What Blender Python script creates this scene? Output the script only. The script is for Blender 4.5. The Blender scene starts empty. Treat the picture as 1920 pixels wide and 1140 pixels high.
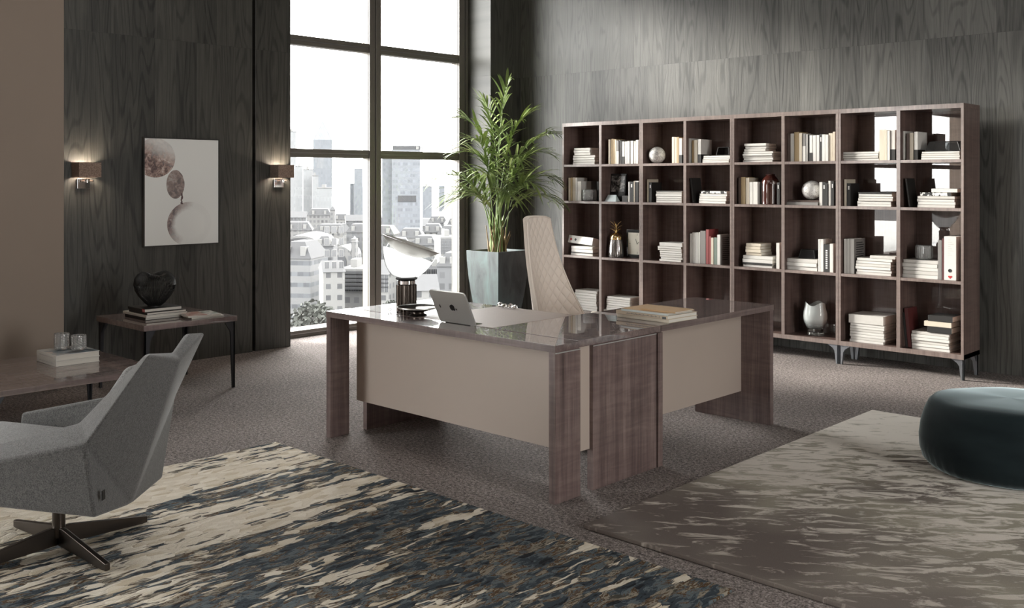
import bpy, bmesh, math, random
from mathutils import Vector, Matrix, Euler, noise as mnoise

# ------------------------------------------------------------------ scene, camera, light
S = bpy.context.scene
C = S.collection
PI = math.pi
random.seed(7)

cd = bpy.data.cameras.new('camera'); cam = bpy.data.objects.new('camera', cd); C.objects.link(cam)
cam.location = (0, 0, 1.56)
cam.rotation_euler = (PI/2, 0, 0.757674)
cd.sensor_width = 36; cd.lens = 1859.7*36/1920
cd.shift_y = -(570-337.5)/1920
cd.clip_start = 0.05; cd.clip_end = 20000
S.camera = cam

S.view_settings.view_transform = 'Standard'; S.view_settings.look = 'None'
S.view_settings.gamma = 1; S.view_settings.use_curve_mapping = False
S.view_settings.exposure = 0.2

SKY = 16.0
w = bpy.data.worlds.new('sky'); S.world = w; w.use_nodes = True
nt = w.node_tree; nt.nodes.clear()
wo = nt.nodes.new('ShaderNodeOutputWorld'); bg = nt.nodes.new('ShaderNodeBackground')
bg.inputs['Color'].default_value = (1.0, 0.985, 0.965, 1); bg.inputs['Strength'].default_value = SKY
nt.links.new(bg.outputs[0], wo.inputs[0])

def area(name, loc, rot, sx, sy, power, color=(1, 1, 1), portal=False, spread=PI):
    l = bpy.data.lights.new(name, 'AREA'); l.shape = 'RECTANGLE'; l.size = sx; l.size_y = sy
    l.energy = power; l.color = color; l.spread = spread
    if portal: l.cycles.is_portal = True
    o = bpy.data.objects.new(name, l); C.objects.link(o); o.location = loc; o.rotation_euler = rot
    return o
# portals tell the renderer where the sky shines in (they give no light of their own)
area('window_portal', (-8.45, 6.8, 2.1), (0, -PI/2, 0), 4.3, 2.5, 1, portal=True)
area('rear_window_portal', (-7.85, -4.2, 2.05), (0, -PI/2, 0), 4.0, 7.4, 1, portal=True)
sl = bpy.data.lights.new('sun', 'SUN'); sl.energy = 13.0; sl.angle = math.radians(10); sl.color = (1.0, 0.95, 0.88)
so_ = bpy.data.objects.new('sun', sl); C.objects.link(so_); so_.rotation_euler = Vector((1, 0.32, -0.34)).to_track_quat('-Z', 'Y').to_euler()
area('fill_window_portal', (3.85, 3.3, 2.05), (0, PI/2, 0), 4.0, 1.6, 1, portal=True)  # portal of the added right-hand fill window
# unseen soft fill lights added below the ceiling, above the frame
area('ceiling_fill', (-4.6, 3.6, 4.1), (0, 0, 0), 3.0, 3.0, 20, (1.0, 0.95, 0.88))
area('ceiling_fill', (-0.6, 2.2, 4.1), (0, 0, 0), 2.5, 2.5, 15, (1.0, 0.95, 0.88))

cy = S.cycles
cy.use_denoising = True
cy.max_bounces = 10; cy.diffuse_bounces = 4; cy.glossy_bounces = 5; cy.transmission_bounces = 10
cy.transparent_max_bounces = 24
cy.caustics_reflective = False; cy.caustics_refractive = False
cy.sample_clamp_indirect = 6.0

# ------------------------------------------------------------------ helpers
def fin(o, label=None, cat=None, group=None, kind=None):
    if label: o['label'] = label
    if cat: o['category'] = cat
    if group: o['group'] = group
    if kind: o['kind'] = kind
    return o

def empty(name, loc, label, cat, group=None, rz=0.0, kind=None):
    o = bpy.data.objects.new(name, None); C.objects.link(o)
    o.empty_display_size = 0.1
    o.location = loc; o.rotation_euler = (0, 0, rz)
    return fin(o, label, cat, group, kind)

class MB:
    """collects shapes and links them as one mesh object"""
    def __init__(s): s.bm = bmesh.new(); s.mi = 0
    def _done(s, geom):
        for f in geom: f.material_index = s.mi
    def box(s, x0, x1, y0, y1, z0, z1, bev=0.0, seg=2, M=None):
        vs = [s.bm.verts.new(p) for p in ((x0,y0,z0),(x1,y0,z0),(x1,y1,z0),(x0,y1,z0),(x0,y0,z1),(x1,y0,z1),(x1,y1,z1),(x0,y1,z1))]
        fs = [s.bm.faces.new([vs[i] for i in q]) for q in ((3,2,1,0),(4,5,6,7),(0,1,5,4),(1,2,6,5),(2,3,7,6),(3,0,4,7))]
        if bev > 0:
            es = list({e for f in fs for e in f.edges})
            r = bmesh.ops.bevel(s.bm, geom=es, offset=bev, segments=seg, affect='EDGES', profile=0.5)
            allv = set(r['verts']) | {v for v in vs if v.is_valid}
            for f in r['faces']: f.material_index = s.mi
            for f in fs:
                if f.is_valid: f.material_index = s.mi
            vs = list(allv)
        else: s._done(fs)
        if M is not None:
            for v in vs: v.co = M @ v.co
        return vs
    def poly(s, pts, faces):
        vs = [s.bm.verts.new(p) for p in pts]
        fs = []
        for q in faces:
            f = s.bm.faces.new([vs[i] for i in q]); f.material_index = s.mi; fs.append(f)
        return vs, fs
    def prism(s, pts2, d0, d1, fn, bev=0.0):
        """extrude a 2-D outline; fn(a, b, d) -> xyz"""
        n = len(pts2)
        lo = [s.bm.verts.new(fn(a, b, d0)) for a, b in pts2]; hi = [s.bm.verts.new(fn(a, b, d1)) for a, b in pts2]
        fs = [s.bm.faces.new(lo[::-1]), s.bm.faces.new(hi)]
        for i in range(n):
            j = (i+1) % n; fs.append(s.bm.faces.new((lo[i], lo[j], hi[j], hi[i])))
        if bev > 0:
            es = list({e for f in fs for e in f.edges})
            r = bmesh.ops.bevel(s.bm, geom=es, offset=bev, segments=2, affect='EDGES', profile=0.5)
            for f in r['faces']: f.material_index = s.mi
        for f in fs:
            if f.is_valid: f.material_index = s.mi
    def lathe(s, prof, n=32, cx=0, cy=0, M=None, wob=None, close=False):
        rings = []
        for r, z in prof:
            if r < 1e-6 and wob is None:
                rings.append([s.bm.verts.new((cx, cy, z))])
            else:
                ring = []
                for i in range(n):
                    a = 2*PI*i/n; rr, zz = (r, z) if wob is None else wob(r, z, a)
                    ring.append(s.bm.verts.new((cx+rr*math.cos(a), cy+rr*math.sin(a), zz)))
                rings.append(ring)
        for a, b in zip(rings[:-1], rings[1:]):
            for i in range(n):
                j = (i+1) % n
                if len(a) == 1 and len(b) == 1: break
                if len(a) == 1: q = (a[0], b[i], b[j])
                elif len(b) == 1: q = (a[i], a[j], b[0])
                else: q = (a[i], a[j], b[j], b[i])
                f = s.bm.faces.new(q); f.material_index = s.mi
        if close:
            for rg in (rings[0], rings[-1]):
                if len(rg) > 2: f = s.bm.faces.new(rg); f.material_index = s.mi
        vs = [v for rg in rings for v in rg]
        if M is not None:
            for v in vs: v.co = M @ v.co
        return vs
    def tube(s, pts, r, n=6, caps=True, r1=None):
        pts = [Vector(p) for p in pts]; rings = []
        m = len(pts)
        for k, p in enumerate(pts):
            t = (pts[min(k+1, m-1)] - pts[max(k-1, 0)]).normalized()
            up = Vector((0, 0, 1)) if abs(t.z) < 0.95 else Vector((1, 0, 0))
            a = t.cross(up).normalized(); b = a.cross(t)
            rr = r if r1 is None else r + (r1-r)*k/(m-1)
            rings.append([s.bm.verts.new(p + a*rr*math.cos(2*PI*i/n) + b*rr*math.sin(2*PI*i/n)) for i in range(n)])
        for A, B in zip(rings[:-1], rings[1:]):
            for i in range(n):
                j = (i+1) % n
                f = s.bm.faces.new((A[i], A[j], B[j], B[i])); f.material_index = s.mi
        if caps:
            for rg in (rings[0], rings[-1]):
                f = s.bm.faces.new(rg); f.material_index = s.mi
    def build(s, name, mats, parent=None, smooth=None, loc=None, recalc=True):
        if recalc: bmesh.ops.recalc_face_normals(s.bm, faces=s.bm.faces)
        me = bpy.data.meshes.new(name); s.bm.to_mesh(me); s.bm.free()
        if not isinstance(mats, (list, tuple)): mats = [mats]
        for m in mats: me.materials.append(m)
        if smooth is not None:
            me.shade_smooth(); me.set_sharp_from_angle(angle=math.radians(smooth))
        o = bpy.data.objects.new(name, me); C.objects.link(o)
        if loc: o.location = loc
        if smooth is not None and smooth < 60:
            wn = o.modifiers.new('face_normals', 'WEIGHTED_NORMAL'); wn.keep_sharp = True
        if parent: o.parent = parent
        return o

def bx(name, m, parent, x0, x1, y0, y1, z0, z1, bev=0.0, seg=2, smooth=None):
    b = MB(); b.box(x0, x1, y0, y1, z0, z1, bev, seg)
    return b.build(name, m, parent, smooth=30 if bev > 0 and smooth is None else smooth)

# ------------------------------------------------------------------ materials
class NT:
    def __init__(s, name):
        s.m = bpy.data.materials.new(name); s.m.use_nodes = True
        s.t = s.m.node_tree; s.t.nodes.clear()
        s.out = s.t.nodes.new('ShaderNodeOutputMaterial')
    def n(s, typ, ins=None, **props):
        nd = s.t.nodes.new('ShaderNode'+typ)
        for k, v in props.items(): setattr(nd, k, v)
        for k, v in (ins or {}).items():
            if isinstance(v, bpy.types.NodeSocket): s.t.links.new(v, nd.inputs[k])
            elif isinstance(v, bpy.types.Node): s.t.links.new(v.outputs[0], nd.inputs[k])
            else:
                if isinstance(v, tuple) and len(v) == 3 and nd.inputs[k].type == 'RGBA': v = (*v, 1)
                nd.inputs[k].default_value = v
        return nd
    def coord(s, kind='Object'): return s.n('TexCoord').outputs[kind]
    def math(s, op, a, b=0.0, c=0.0): return s.n('Math', {0: a, 1: b, 2: c}, operation=op).outputs[0]
    def map(s, v, scale=(1, 1, 1), loc=(0, 0, 0), rot=(0, 0, 0)):
        return s.n('Mapping', {'Vector': v, 'Scale': scale, 'Location': loc, 'Rotation': rot}).outputs[0]
    def noise(s, v, scale=5.0, detail=3.0, rough=0.5, dist=0.0, out=0):
        return s.n('TexNoise', {'Vector': v, 'Scale': scale, 'Detail': detail, 'Roughness': rough, 'Distortion': dist}).outputs[out]
    def ramp(s, f, stops, interp='LINEAR'):
        r = s.n('ValToRGB', {'Fac': f}); cr = r.color_ramp; cr.interpolation = interp
        while len(cr.elements) < len(stops): cr.elements.new(0.5)
        for e, (p, c) in zip(cr.elements, stops):
            e.position = p; e.color = (c, c, c, 1) if not isinstance(c, tuple) else (*c, 1)
        return r.outputs[0]
    def mix(s, f, a, b, mode='MIX'):
        nd = s.t.nodes.new('ShaderNodeMix'); nd.data_type = 'RGBA'; nd.blend_type = mode
        for i, v in ((0, f), (6, a), (7, b)):
            if isinstance(v, bpy.types.NodeSocket): s.t.links.new(v, nd.inputs[i])
            else: nd.inputs[i].default_value = (*v, 1) if isinstance(v, tuple) else v
        return nd.outputs[2]
    def sep(s, v): return s.n('SeparateXYZ', {0: v}).outputs
    def comb(s, x, y, z): return s.n('CombineXYZ', {0: x, 1: y, 2: z}).outputs[0]
    def bump(s, h, strength=0.3, dist=0.01): return s.n('Bump', {'Height': h, 'Strength': strength, 'Distance': dist}).outputs[0]
    def bsdf(s, color, rough=0.5, **k):
        ins = {'Base Color': color, 'Roughness': rough}; ins.update({a.replace('_', ' '): b for a, b in k.items()})
        b = s.n('BsdfPrincipled', ins); s.t.links.new(b.outputs[0], s.out.inputs[0]); return s.m

def plain(name, col, rough=0.5, **k):
    n = NT(name); return n.bsdf(col, rough, **k)

def speckled(name, col, rough=0.5, amt=0.12, scale=18.0, **k):
    n = NT(name); v = n.coord()
    f = n.noise(v, scale, 4)
    c = n.mix(f, tuple(max(0, c*(1-amt)) for c in col), tuple(min(1, c*(1+amt)) for c in col))
    return n.bsdf(c, rough, **k)

def wood_panel(name, axis, dark, light, rough=0.45, plank=0.19, fade=1.0):
    """stained oak planks standing upright; axis = world axis across the planks"""
    n = NT(name); v = n.coord(); x, y, z = n.sep(v)
    a = (x, y)[axis]
    uv = n.comb(z, a, 0.0)
    br = n.n('TexBrick', {'Vector': uv, 'Color1': (0, 0, 0), 'Color2': (1, 1, 1), 'Mortar': (0.5, 0.5, 0.5), 'Scale': 1.0, 'Mortar Size': 0.0012,
        'Mortar Smooth': 0.1, 'Bias': 0.0, 'Brick Width': 2.75, 'Row Height': plank}, offset=0.0, offset_frequency=2, squash=1.0)
    tint = br.outputs['Color']; gap = br.outputs['Fac']
    off = n.math('MULTIPLY', tint, 37.0)
    gv = n.comb(n.math('MULTIPLY', a, 1.0), off, z)
    big = n.noise(n.map(gv, (4.2, 1, 0.42)), 1.0, 1.5, 0.5)
    rings = n.math('SINE', n.math('MULTIPLY', big, 120.0))
    rings = n.n('MapRange', {0: rings, 1: 0.35, 2: 1.0, 3: 0.0, 4: 1.0}).outputs[0]
    fib = n.noise(n.map(gv, (190, 1, 5.0)), 1.0, 4, 0.65)
    fib2 = n.noise(n.map(gv, (45, 1, 1.2)), 1.0, 3, 0.6)
    g = n.math('ADD', n.math('MULTIPLY', fib, 0.75), n.math('MULTIPLY', fib2, 0.55))
    g = n.math('SUBTRACT', g, n.math('MULTIPLY', rings, 0.22))
    g = n.math('ADD', g, n.math('MULTIPLY', n.math('SUBTRACT', tint, 0.5), 0.28))
    f = n.n('MapRange', {0: g, 1: 0.25, 2: 1.0, 3: 0.0, 4: 1.0}).outputs[0]
    col = n.mix(f, dark, light)
    col = n.mix(n.math('MULTIPLY', gap, 0.6), col, (0.01, 0.01, 0.01))
    h = n.math('SUBTRACT', n.math('MULTIPLY', g, 0.5), n.math('MULTIPLY', gap, 1.0))
    return n.bsdf(col, rough, Normal=n.bump(h, 0.35, 0.004))

def veneer(name, grain, dark, mid, light, rough=0.35, coat=1.0, coat_rough=0.006, ior=1.55):
    """lacquered wood veneer; grain = axis index the grain runs along"""
    n = NT(name); v = n.coord()
    sc = [26.0, 26.0, 26.0]; sc[grain] = 0.9
    s2 = [140.0, 140.0, 140.0]; s2[grain] = 4.0
    s3 = [3.0, 3.0, 3.0]; s3[grain] = 0.6
    a = n.noise(n.map(v, tuple(sc)), 1.0, 4, 0.6, 0.3)
    b = n.noise(n.map(v, tuple(s2)), 1.0, 3, 0.6)
    c = n.noise(n.map(v, tuple(s3)), 1.0, 2, 0.5, 0.6)
    cross = [4.0, 4.0, 4.0]; cross[grain] = 28.0
    d = n.noise(n.map(v, tuple(cross)), 1.0, 3, 0.6, 0.8)
    f = n.math('ADD', n.math('MULTIPLY', a, 0.45), n.math('MULTIPLY', b, 0.25))
    f = n.math('ADD', f, n.math('MULTIPLY', c, 0.25)); f = n.math('ADD', f, n.math('MULTIPLY', n.math('SUBTRACT', d, 0.25), 0.22))
    col = n.ramp(f, [(0.36, dark), (0.52, mid), (0.70, light)])
    return n.bsdf(col, rough, Coat_Weight=coat, Coat_Roughness=coat_rough, Coat_IOR=ior)

def glass(name, col=(1, 1, 1), rough=0.0, ior=1.45):
    n = NT(name)
    return n.bsdf(col, rough, Transmission_Weight=1.0, IOR=ior)

def schlick(n):
    g = n.n('NewGeometry')
    c = n.math('ABSOLUTE', n.n('VectorMath', {0: g.outputs['Normal'], 1: g.outputs['Incoming']}, operation='DOT_PRODUCT').outputs['Value'])
    return n.math('ADD', 0.04, n.math('MULTIPLY', 0.96, n.math('POWER', n.math('SUBTRACT', 1.0, c), 5.0)))

def window_glass(name):
    """thin clear pane: passes light straight, mirrors a little at grazing angles"""
    n = NT(name)
    fr = schlick(n)
    tr = n.n('BsdfTransparent', {'Color': (0.97, 0.985, 0.98, 1)}); gl = n.n('BsdfGlossy', {'Color': (1, 1, 1, 1), 'Roughness': 0.0})
    mx = n.n('MixShader', {0: fr, 1: tr.outputs[0], 2: gl.outputs[0]}); n.t.links.new(mx.outputs[0], n.out.inputs[0])
    return n.m

def fabric(name, a, b, scale=260.0, bump=0.5, rough=0.95, sheen=0.3):
    n = NT(name); v = n.coord()
    f = n.noise(v, scale, 2, 0.6)
    g = n.noise(v, scale*0.25, 3, 0.6)
    t = n.math('ADD', n.math('MULTIPLY', f, 0.75), n.math('MULTIPLY', g, 0.25))
    col = n.ramp(t, [(0.36, a), (0.62, b)])
    return n.bsdf(col, rough, Normal=n.bump(t, bump, 0.004), Sheen_Weight=sheen, Sheen_Roughness=0.5)

def carpet_mat():
    n = NT('carpet'); v = n.coord()
    a = n.noise(v, 150.0, 3, 0.7); b = n.noise(v, 55.0, 3, 0.65); c = n.noise(v, 1.2, 2, 0.5)
    vo = n.n('TexVoronoi', {'Vector': v, 'Scale': 120.0}).outputs['Distance']
    t = n.math('ADD', n.math('MULTIPLY', a, 0.55), n.math('MULTIPLY', b, 0.55))
    t = n.math('ADD', t, n.math('MULTIPLY', vo, -0.16))
    t = n.math('ADD', t, n.math('MULTIPLY', c, 0.12))
    col = n.ramp(t, [(0.38, (0.042, 0.034, 0.032)), (0.53, (0.21, 0.178, 0.165)), (0.70, (0.49, 0.425, 0.40))])
    return n.bsdf(col, 1.0, Normal=n.bump(t, 1.0, 0.012))

def rug_streaked():
    """hand-tufted rug: cream ground with charcoal, slate, brown flakes stretched along the rug's short side"""
    n = NT('streaked_rug'); v = n.coord()
    warp = n.noise(n.map(v, (9, 5, 1)), 1.0, 2, 0.5, 0.0, 1)
    wv = n.n('VectorMath', {0: v, 1: n.n('VectorMath', {0: n.n('VectorMath', {0: warp, 1: (0.5, 0.5, 0.5)}, operation='SUBTRACT').outputs[0], 1: (0.07, 0.12, 0.0)}, operation='MULTIPLY').outputs[0]}, operation='ADD').outputs[0]
    vo = n.n('TexVoronoi', {'Vector': n.map(wv, (38, 15, 1)), 'Scale': 1.0, 'Randomness': 1.0}, voronoi_dimensions='2D')
    cell = n.sep(vo.outputs['Color'])
    vo2 = n.n('TexVoronoi', {'Vector': n.map(wv, (38, 15, 1)), 'Scale': 1.0, 'Randomness': 1.0}, voronoi_dimensions='2D', feature='DISTANCE_TO_EDGE')
    streak = n.noise(n.map(wv, (15, 1.9, 1), loc=(3.1, 0, 0)), 1.0, 5, 0.66, 0.25)
    band = n.noise(n.map(v, (3.0, 0.5, 1), loc=(1.3, 2.2, 0)), 1.0, 2, 0.5, 0.2)
    big = n.math('ADD', n.math('MULTIPLY', streak, 0.80), n.math('MULTIPLY', band, 0.55))
    y = n.sep(v)[1]; x = n.sep(v)[0]
    # the flakes gather along the far edge, the cream runs in the open bands
    edge = n.n('MapRange', {0: y, 1: 2.2, 2: 3.3, 3: 0.0, 4: 0.05}).outputs[0]
    lft = n.n('MapRange', {0: x, 1: -5.0, 2: -3.7, 3: 0.10, 4: -0.03}).outputs[0]
    big = n.math('ADD', n.math('SUBTRACT', big, edge), lft)
    t = n.math('ADD', big, n.math('MULTIPLY', n.math('SUBTRACT', cell[0], 0.5), 0.10))
    sel = n.math('ADD', n.math('MULTIPLY', cell[1], 0.45), n.math('MULTIPLY', n.math('SUBTRACT', n.noise(n.map(wv, (26, 6.5, 1), loc=(7, 1, 0)), 1.0, 5, 0.7, 0.3), 0.32), 1.5))
    flake = n.ramp(sel, [(0.0, (0.014, 0.015, 0.018)), (0.24, (0.036, 0.047, 0.058)), (0.44, (0.105, 0.125, 0.135)), (0.57, (0.080, 0.046, 0.022)), (0.65, (0.25, 0.22, 0.175)), (0.78, (0.060, 0.054, 0.044))], 'CONSTANT')
    cream = n.ramp(cell[2], [(0.0, (0.66, 0.585, 0.475)), (0.5, (0.74, 0.67, 0.56)), (0.8, (0.56, 0.475, 0.36))], 'CONSTANT')
    f = n.ramp(t, [(0.0, 0.0), (0.672, 0.0), (0.684, 1.0)])
    col = n.mix(f, flake, cream)
    rim = n.ramp(n.math('ABSOLUTE', n.math('SUBTRACT', t, 0.678)), [(0.0, 1.0), (0.016, 0.0)])
    col = n.mix(n.math('MULTIPLY', rim, 0.75), col, (0.055, 0.035, 0.02))
    pile = n.noise(v, 300.0, 2, 0.6)
    col = n.mix(0.5, col, n.ramp(pile, [(0.3, 0.35), (0.7, 0.75)]), 'OVERLAY')
    e = n.ramp(vo2.outputs['Distance'], [(0.0, 0.0), (0.16, 1.0)])
    h = n.math('ADD', n.math('MULTIPLY', f, 0.8), n.math('MULTIPLY', pile, 0.35))
    h = n.math('ADD', h, n.math('MULTIPLY', e, 0.35)); h = n.math('SUBTRACT', h, n.math('MULTIPLY', rim, 0.9))
    return n.bsdf(col, 0.95, Normal=n.bump(h, 0.9, 0.010), Specular_IOR_Level=0.2)

def rug_faded():
    """silky rug fading from pale beige to taupe, with carved pale flecks"""
    n = NT('faded_rug'); v = n.coord(); x, y, z = n.sep(v)
    band = n.noise(n.map(v, (1.3, 1.0, 1), loc=(4.2, 1.0, 0)), 1.0, 2, 0.5, 0.3)
    flo = n.noise(n.map(n.map(v, rot=(0, 0, -0.62)), (5.0, 15.0, 1)), 1.0, 5, 0.66, 0.9)
    fine = n.noise(n.map(n.map(v, rot=(0, 0, -0.62)), (14, 50, 1)), 1.0, 3, 0.6)
    grad = n.n('MapRange', {0: y, 1: 3.4, 2: 5.9, 3: -0.15, 4: 0.27}).outputs[0]
    t = n.math('ADD', n.math('ADD', n.math('MULTIPLY', flo, 0.85), n.math('MULTIPLY', band, 0.15)), n.math('MULTIPLY', grad, 0.45))
    t = n.math('ADD', t, n.math('MULTIPLY', n.math('SUBTRACT', fine, 0.5), 0.10))
    base = n.ramp(n.math('ADD', band, grad), [(0.36, (0.13, 0.107, 0.097)), (0.48, (0.19, 0.165, 0.143)), (0.60, (0.30, 0.275, 0.22)), (0.80, (0.48, 0.445, 0.38))])
    fl = n.ramp(t, [(0.49, 0.0), (0.575, 1.0)])
    hi = n.mix(n.n('MapRange', {0: y, 1: 3.4, 2: 5.6}).outputs[0], (0.42, 0.37, 0.325), (0.80, 0.75, 0.68))
    col = n.mix(fl, base, hi)
    pile = n.noise(v, 330.0, 2, 0.6)
    col = n.mix(0.35, col, n.ramp(pile, [(0.3, 0.4), (0.7, 0.65)]), 'OVERLAY')
    h = n.math('ADD', n.math('MULTIPLY', fl, 0.5), n.math('MULTIPLY', pile, 0.4))
    return n.bsdf(col, 0.8, Normal=n.bump(h, 0.7, 0.008), Specular_IOR_Level=0.2)

def facade(name, wall, pane, wdt, hgt, fx=(0.22, 0.78), fz=(0.25, 0.78), rough=0.7, jitter=0.35):
    """house wall with rows of window openings"""
    n = NT(name); v = n.coord(); x, y, z = n.sep(v)
    u = n.math('DIVIDE', n.math('ADD', n.math('ADD', x, y), 500.0), wdt); q = n.math('DIVIDE', n.math('ADD', z, 500.0*hgt), hgt)
    fu = n.math('FRACT', u); fq = n.math('FRACT', q)
    a = n.math('MULTIPLY', n.math('GREATER_THAN', fu, fx[0]), n.math('LESS_THAN', fu, fx[1]))
    b = n.math('MULTIPLY', n.math('GREATER_THAN', fq, fz[0]), n.math('LESS_THAN', fq, fz[1]))
    win = n.math('MULTIPLY', a, b)
    nz = n.sep(n.n('NewGeometry').outputs['Normal'])[2]
    win = n.math('MULTIPLY', win, n.math('LESS_THAN', n.math('ABSOLUTE', nz), 0.5))
    wn = n.n('TexWhiteNoise', {'Vector': n.comb(n.math('FLOOR', u), n.math('FLOOR', q), 0.0)}).outputs[0]
    pc = n.mix(n.math('MULTIPLY', wn, jitter), pane, tuple(min(1, c*3+0.05) for c in pane))
    g = n.noise(v, 0.15, 3, 0.6)
    wc = n.mix(g, tuple(c*0.86 for c in wall), tuple(min(1, c*1.1) for c in wall))
    col = n.mix(win, wc, pc)
    return n.bsdf(col, rough)

DK, MD, LT = (0.050, 0.032, 0.030), (0.125, 0.085, 0.080), (0.24, 0.177, 0.160)
M = {}
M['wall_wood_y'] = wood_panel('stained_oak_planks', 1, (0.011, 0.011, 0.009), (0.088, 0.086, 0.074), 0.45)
M['wall_wood_x_lit'] = wood_panel('stained_oak_planks_lit', 0, (0.021, 0.021, 0.019), (0.15, 0.147, 0.135), 0.45)  # same oak, window light on the back wall painted in as paler tones
M['taupe_paint'] = speckled('taupe_paint', (0.27, 0.215, 0.175), 0.7, 0.03, 3.0)
M['plaster'] = speckled('plaster', (0.16, 0.155, 0.145), 0.8, 0.03, 3.0)
M['dark_gap'] = plain('dark_reveal', (0.008, 0.008, 0.007), 0.8)
M['bounce_pale'] = speckled('pale_bounce_slab', (0.72, 0.72, 0.70), 0.8, 0.05, 2.0)
M['carpet'] = carpet_mat()
M['rug1'] = rug_streaked(); M['rug2'] = rug_faded()
M['ven_x'] = veneer('lacquered_veneer_lengthwise', 0, DK, MD, LT, 0.5, 1.0, 0.004, 1.9)
M['ven_y'] = veneer('lacquered_veneer_crosswise', 1, DK, MD, LT, 0.5, 1.0, 0.004, 1.9)
M['ven_z'] = veneer('lacquered_veneer_upright', 2, DK, MD, LT, 0.45, 0.35, 0.06)
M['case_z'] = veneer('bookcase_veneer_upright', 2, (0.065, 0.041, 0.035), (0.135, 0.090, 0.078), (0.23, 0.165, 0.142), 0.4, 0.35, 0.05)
M['case_x'] = veneer('bookcase_veneer_lengthwise', 0, (0.065, 0.041, 0.035), (0.135, 0.090, 0.078), (0.23, 0.165, 0.142), 0.4, 0.35, 0.05)
M['back_panel'] = veneer('high_gloss_veneer', 2, (0.060, 0.037, 0.032), (0.125, 0.082, 0.071), (0.20, 0.138, 0.119), 0.6, 1.0, 0.0, 1.8)
M['edge'] = veneer('lit_veneer_edge', 2, (0.11, 0.080, 0.070), (0.19, 0.146, 0.130), (0.28, 0.22, 0.196), 0.4, 0.5, 0.15)  # case veneer lightened to paint in the light on its front edges
M['taupe_panel'] = speckled('taupe_lacquer', (0.405, 0.335, 0.288), 0.55, 0.03, 2.5)
M['leather'] = speckled('taupe_leather', (0.30, 0.235, 0.20), 0.5, 0.06, 40.0)
M['frame'] = plain('dark_bronze_aluminium', (0.17, 0.155, 0.135), 0.45, Metallic=0.3)
M['frame_line'] = plain('bright_gasket', (0.32, 0.31, 0.30), 0.4, Metallic=0.7)
M['pane'] = window_glass('window_pane')
M['steel_dark'] = plain('blackened_steel', (0.045, 0.047, 0.052), 0.35, Metallic=0.7)
M['steel'] = plain('pewter_metal', (0.23, 0.24, 0.26), 0.38, Metallic=0.85)
M['chrome'] = plain('polished_chrome', (0.85, 0.85, 0.86), 0.06, Metallic=1.0)
M['bronze'] = plain('dark_bronze', (0.07, 0.058, 0.05), 0.28, Metallic=0.85)
M['alu'] = speckled('silver_aluminium', (0.62, 0.62, 0.60), 0.38, 0.02, 8.0, Metallic=0.75)
M['black'] = plain('matt_black', (0.012, 0.012, 0.012), 0.5)
M['gloss_black'] = plain('gloss_black', (0.012, 0.012, 0.013), 0.12)
M['white_enamel'] = plain('white_enamel', (0.80, 0.80, 0.78), 0.3)
M['grey_fabric'] = fabric('grey_boucle', (0.040, 0.040, 0.040), (0.125, 0.123, 0.122), 230, 0.7)
M['cushion_fabric'] = fabric('pale_grey_boucle', (0.09, 0.09, 0.09), (0.28, 0.28, 0.277), 230, 0.7)
M['brown_linen'] = fabric('brown_linen', (0.15, 0.10, 0.075), (0.33, 0.24, 0.19), 160, 0.4)
n_ = NT('teal_velvet'); M['velvet'] = n_.bsdf(n_.ramp(n_.noise(n_.map(n_.coord(), (3, 3, 9)), 1.0, 3, 0.6), [(0.3, (0.0045, 0.008, 0.0095)), (0.7, (0.010, 0.016, 0.018))]), 0.75, Specular_IOR_Level=0.1, Sheen_Weight=1.0, Sheen_Roughness=0.28, Sheen_Tint=(0.80, 0.96, 1.0, 1))
n_ = NT('patinated_zinc'); v_ = n_.coord()
M['zinc'] = n_.bsdf(n_.ramp(n_.noise(n_.map(v_, (6, 6, 2.2)), 1.0, 4, 0.6, 0.5), [(0.3, (0.045, 0.050, 0.052)), (0.5, (0.082, 0.095, 0.098)), (0.7, (0.105, 0.145, 0.145))]), 0.42, Metallic=0.35)
M['soil'] = speckled('potting_soil', (0.05, 0.035, 0.025), 0.95, 0.5, 60.0)
n_ = NT('palm_leaf'); v_ = n_.coord()
M['leaf'] = n_.bsdf(n_.ramp(n_.noise(v_, 5.0, 3, 0.6), [(0.30, (0.085, 0.125, 0.035)), (0.5, (0.17, 0.235, 0.07)), (0.70, (0.36, 0.40, 0.16))]), 0.38, Subsurface_Weight=0.0)
n_ = NT('palm_stem'); v_ = n_.coord()
M['stem'] = n_.bsdf(n_.ramp(n_.sep(v_)[2], [(0.0, (0.18, 0.12, 0.06)), (0.25, (0.22, 0.17, 0.07)), (0.5, (0.18, 0.23, 0.07)), (1.0, (0.15, 0.22, 0.06))]), 0.5)
n_ = NT('quilted_beige_leather'); v_ = n_.coord('UV')
u_, q_, _z = n_.sep(v_)
d1 = n_.math('ABSOLUTE', n_.math('SINE', n_.math('MULTIPLY', n_.math('ADD', u_, q_), PI))); d2 = n_.math('ABSOLUTE', n_.math('SINE', n_.math('MULTIPLY', n_.math('SUBTRACT', u_, q_), PI)))
h_ = n_.math('POWER', n_.math('MULTIPLY', d1, d2), 0.45)
M['quilt'] = n_.bsdf((0.80, 0.70, 0.62), 0.6, Normal=n_.bump(h_, 0.60, 0.010))
M['beige_leather'] = speckled('beige_leather', (0.76, 0.67, 0.59), 0.5, 0.04, 30.0)
M['clear_glass'] = glass('clear_glass')
M['crystal'] = plain('cut_crystal', (0.94, 0.96, 0.96), 0.03, Transmission_Weight=0.80, IOR=1.5)
n_ = NT('milky_glass'); v_ = n_.coord(); gz = n_.n('MapRange', {0: n_.sep(v_)[2], 1: 0.06, 2: 0.15}).outputs[0]
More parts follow.
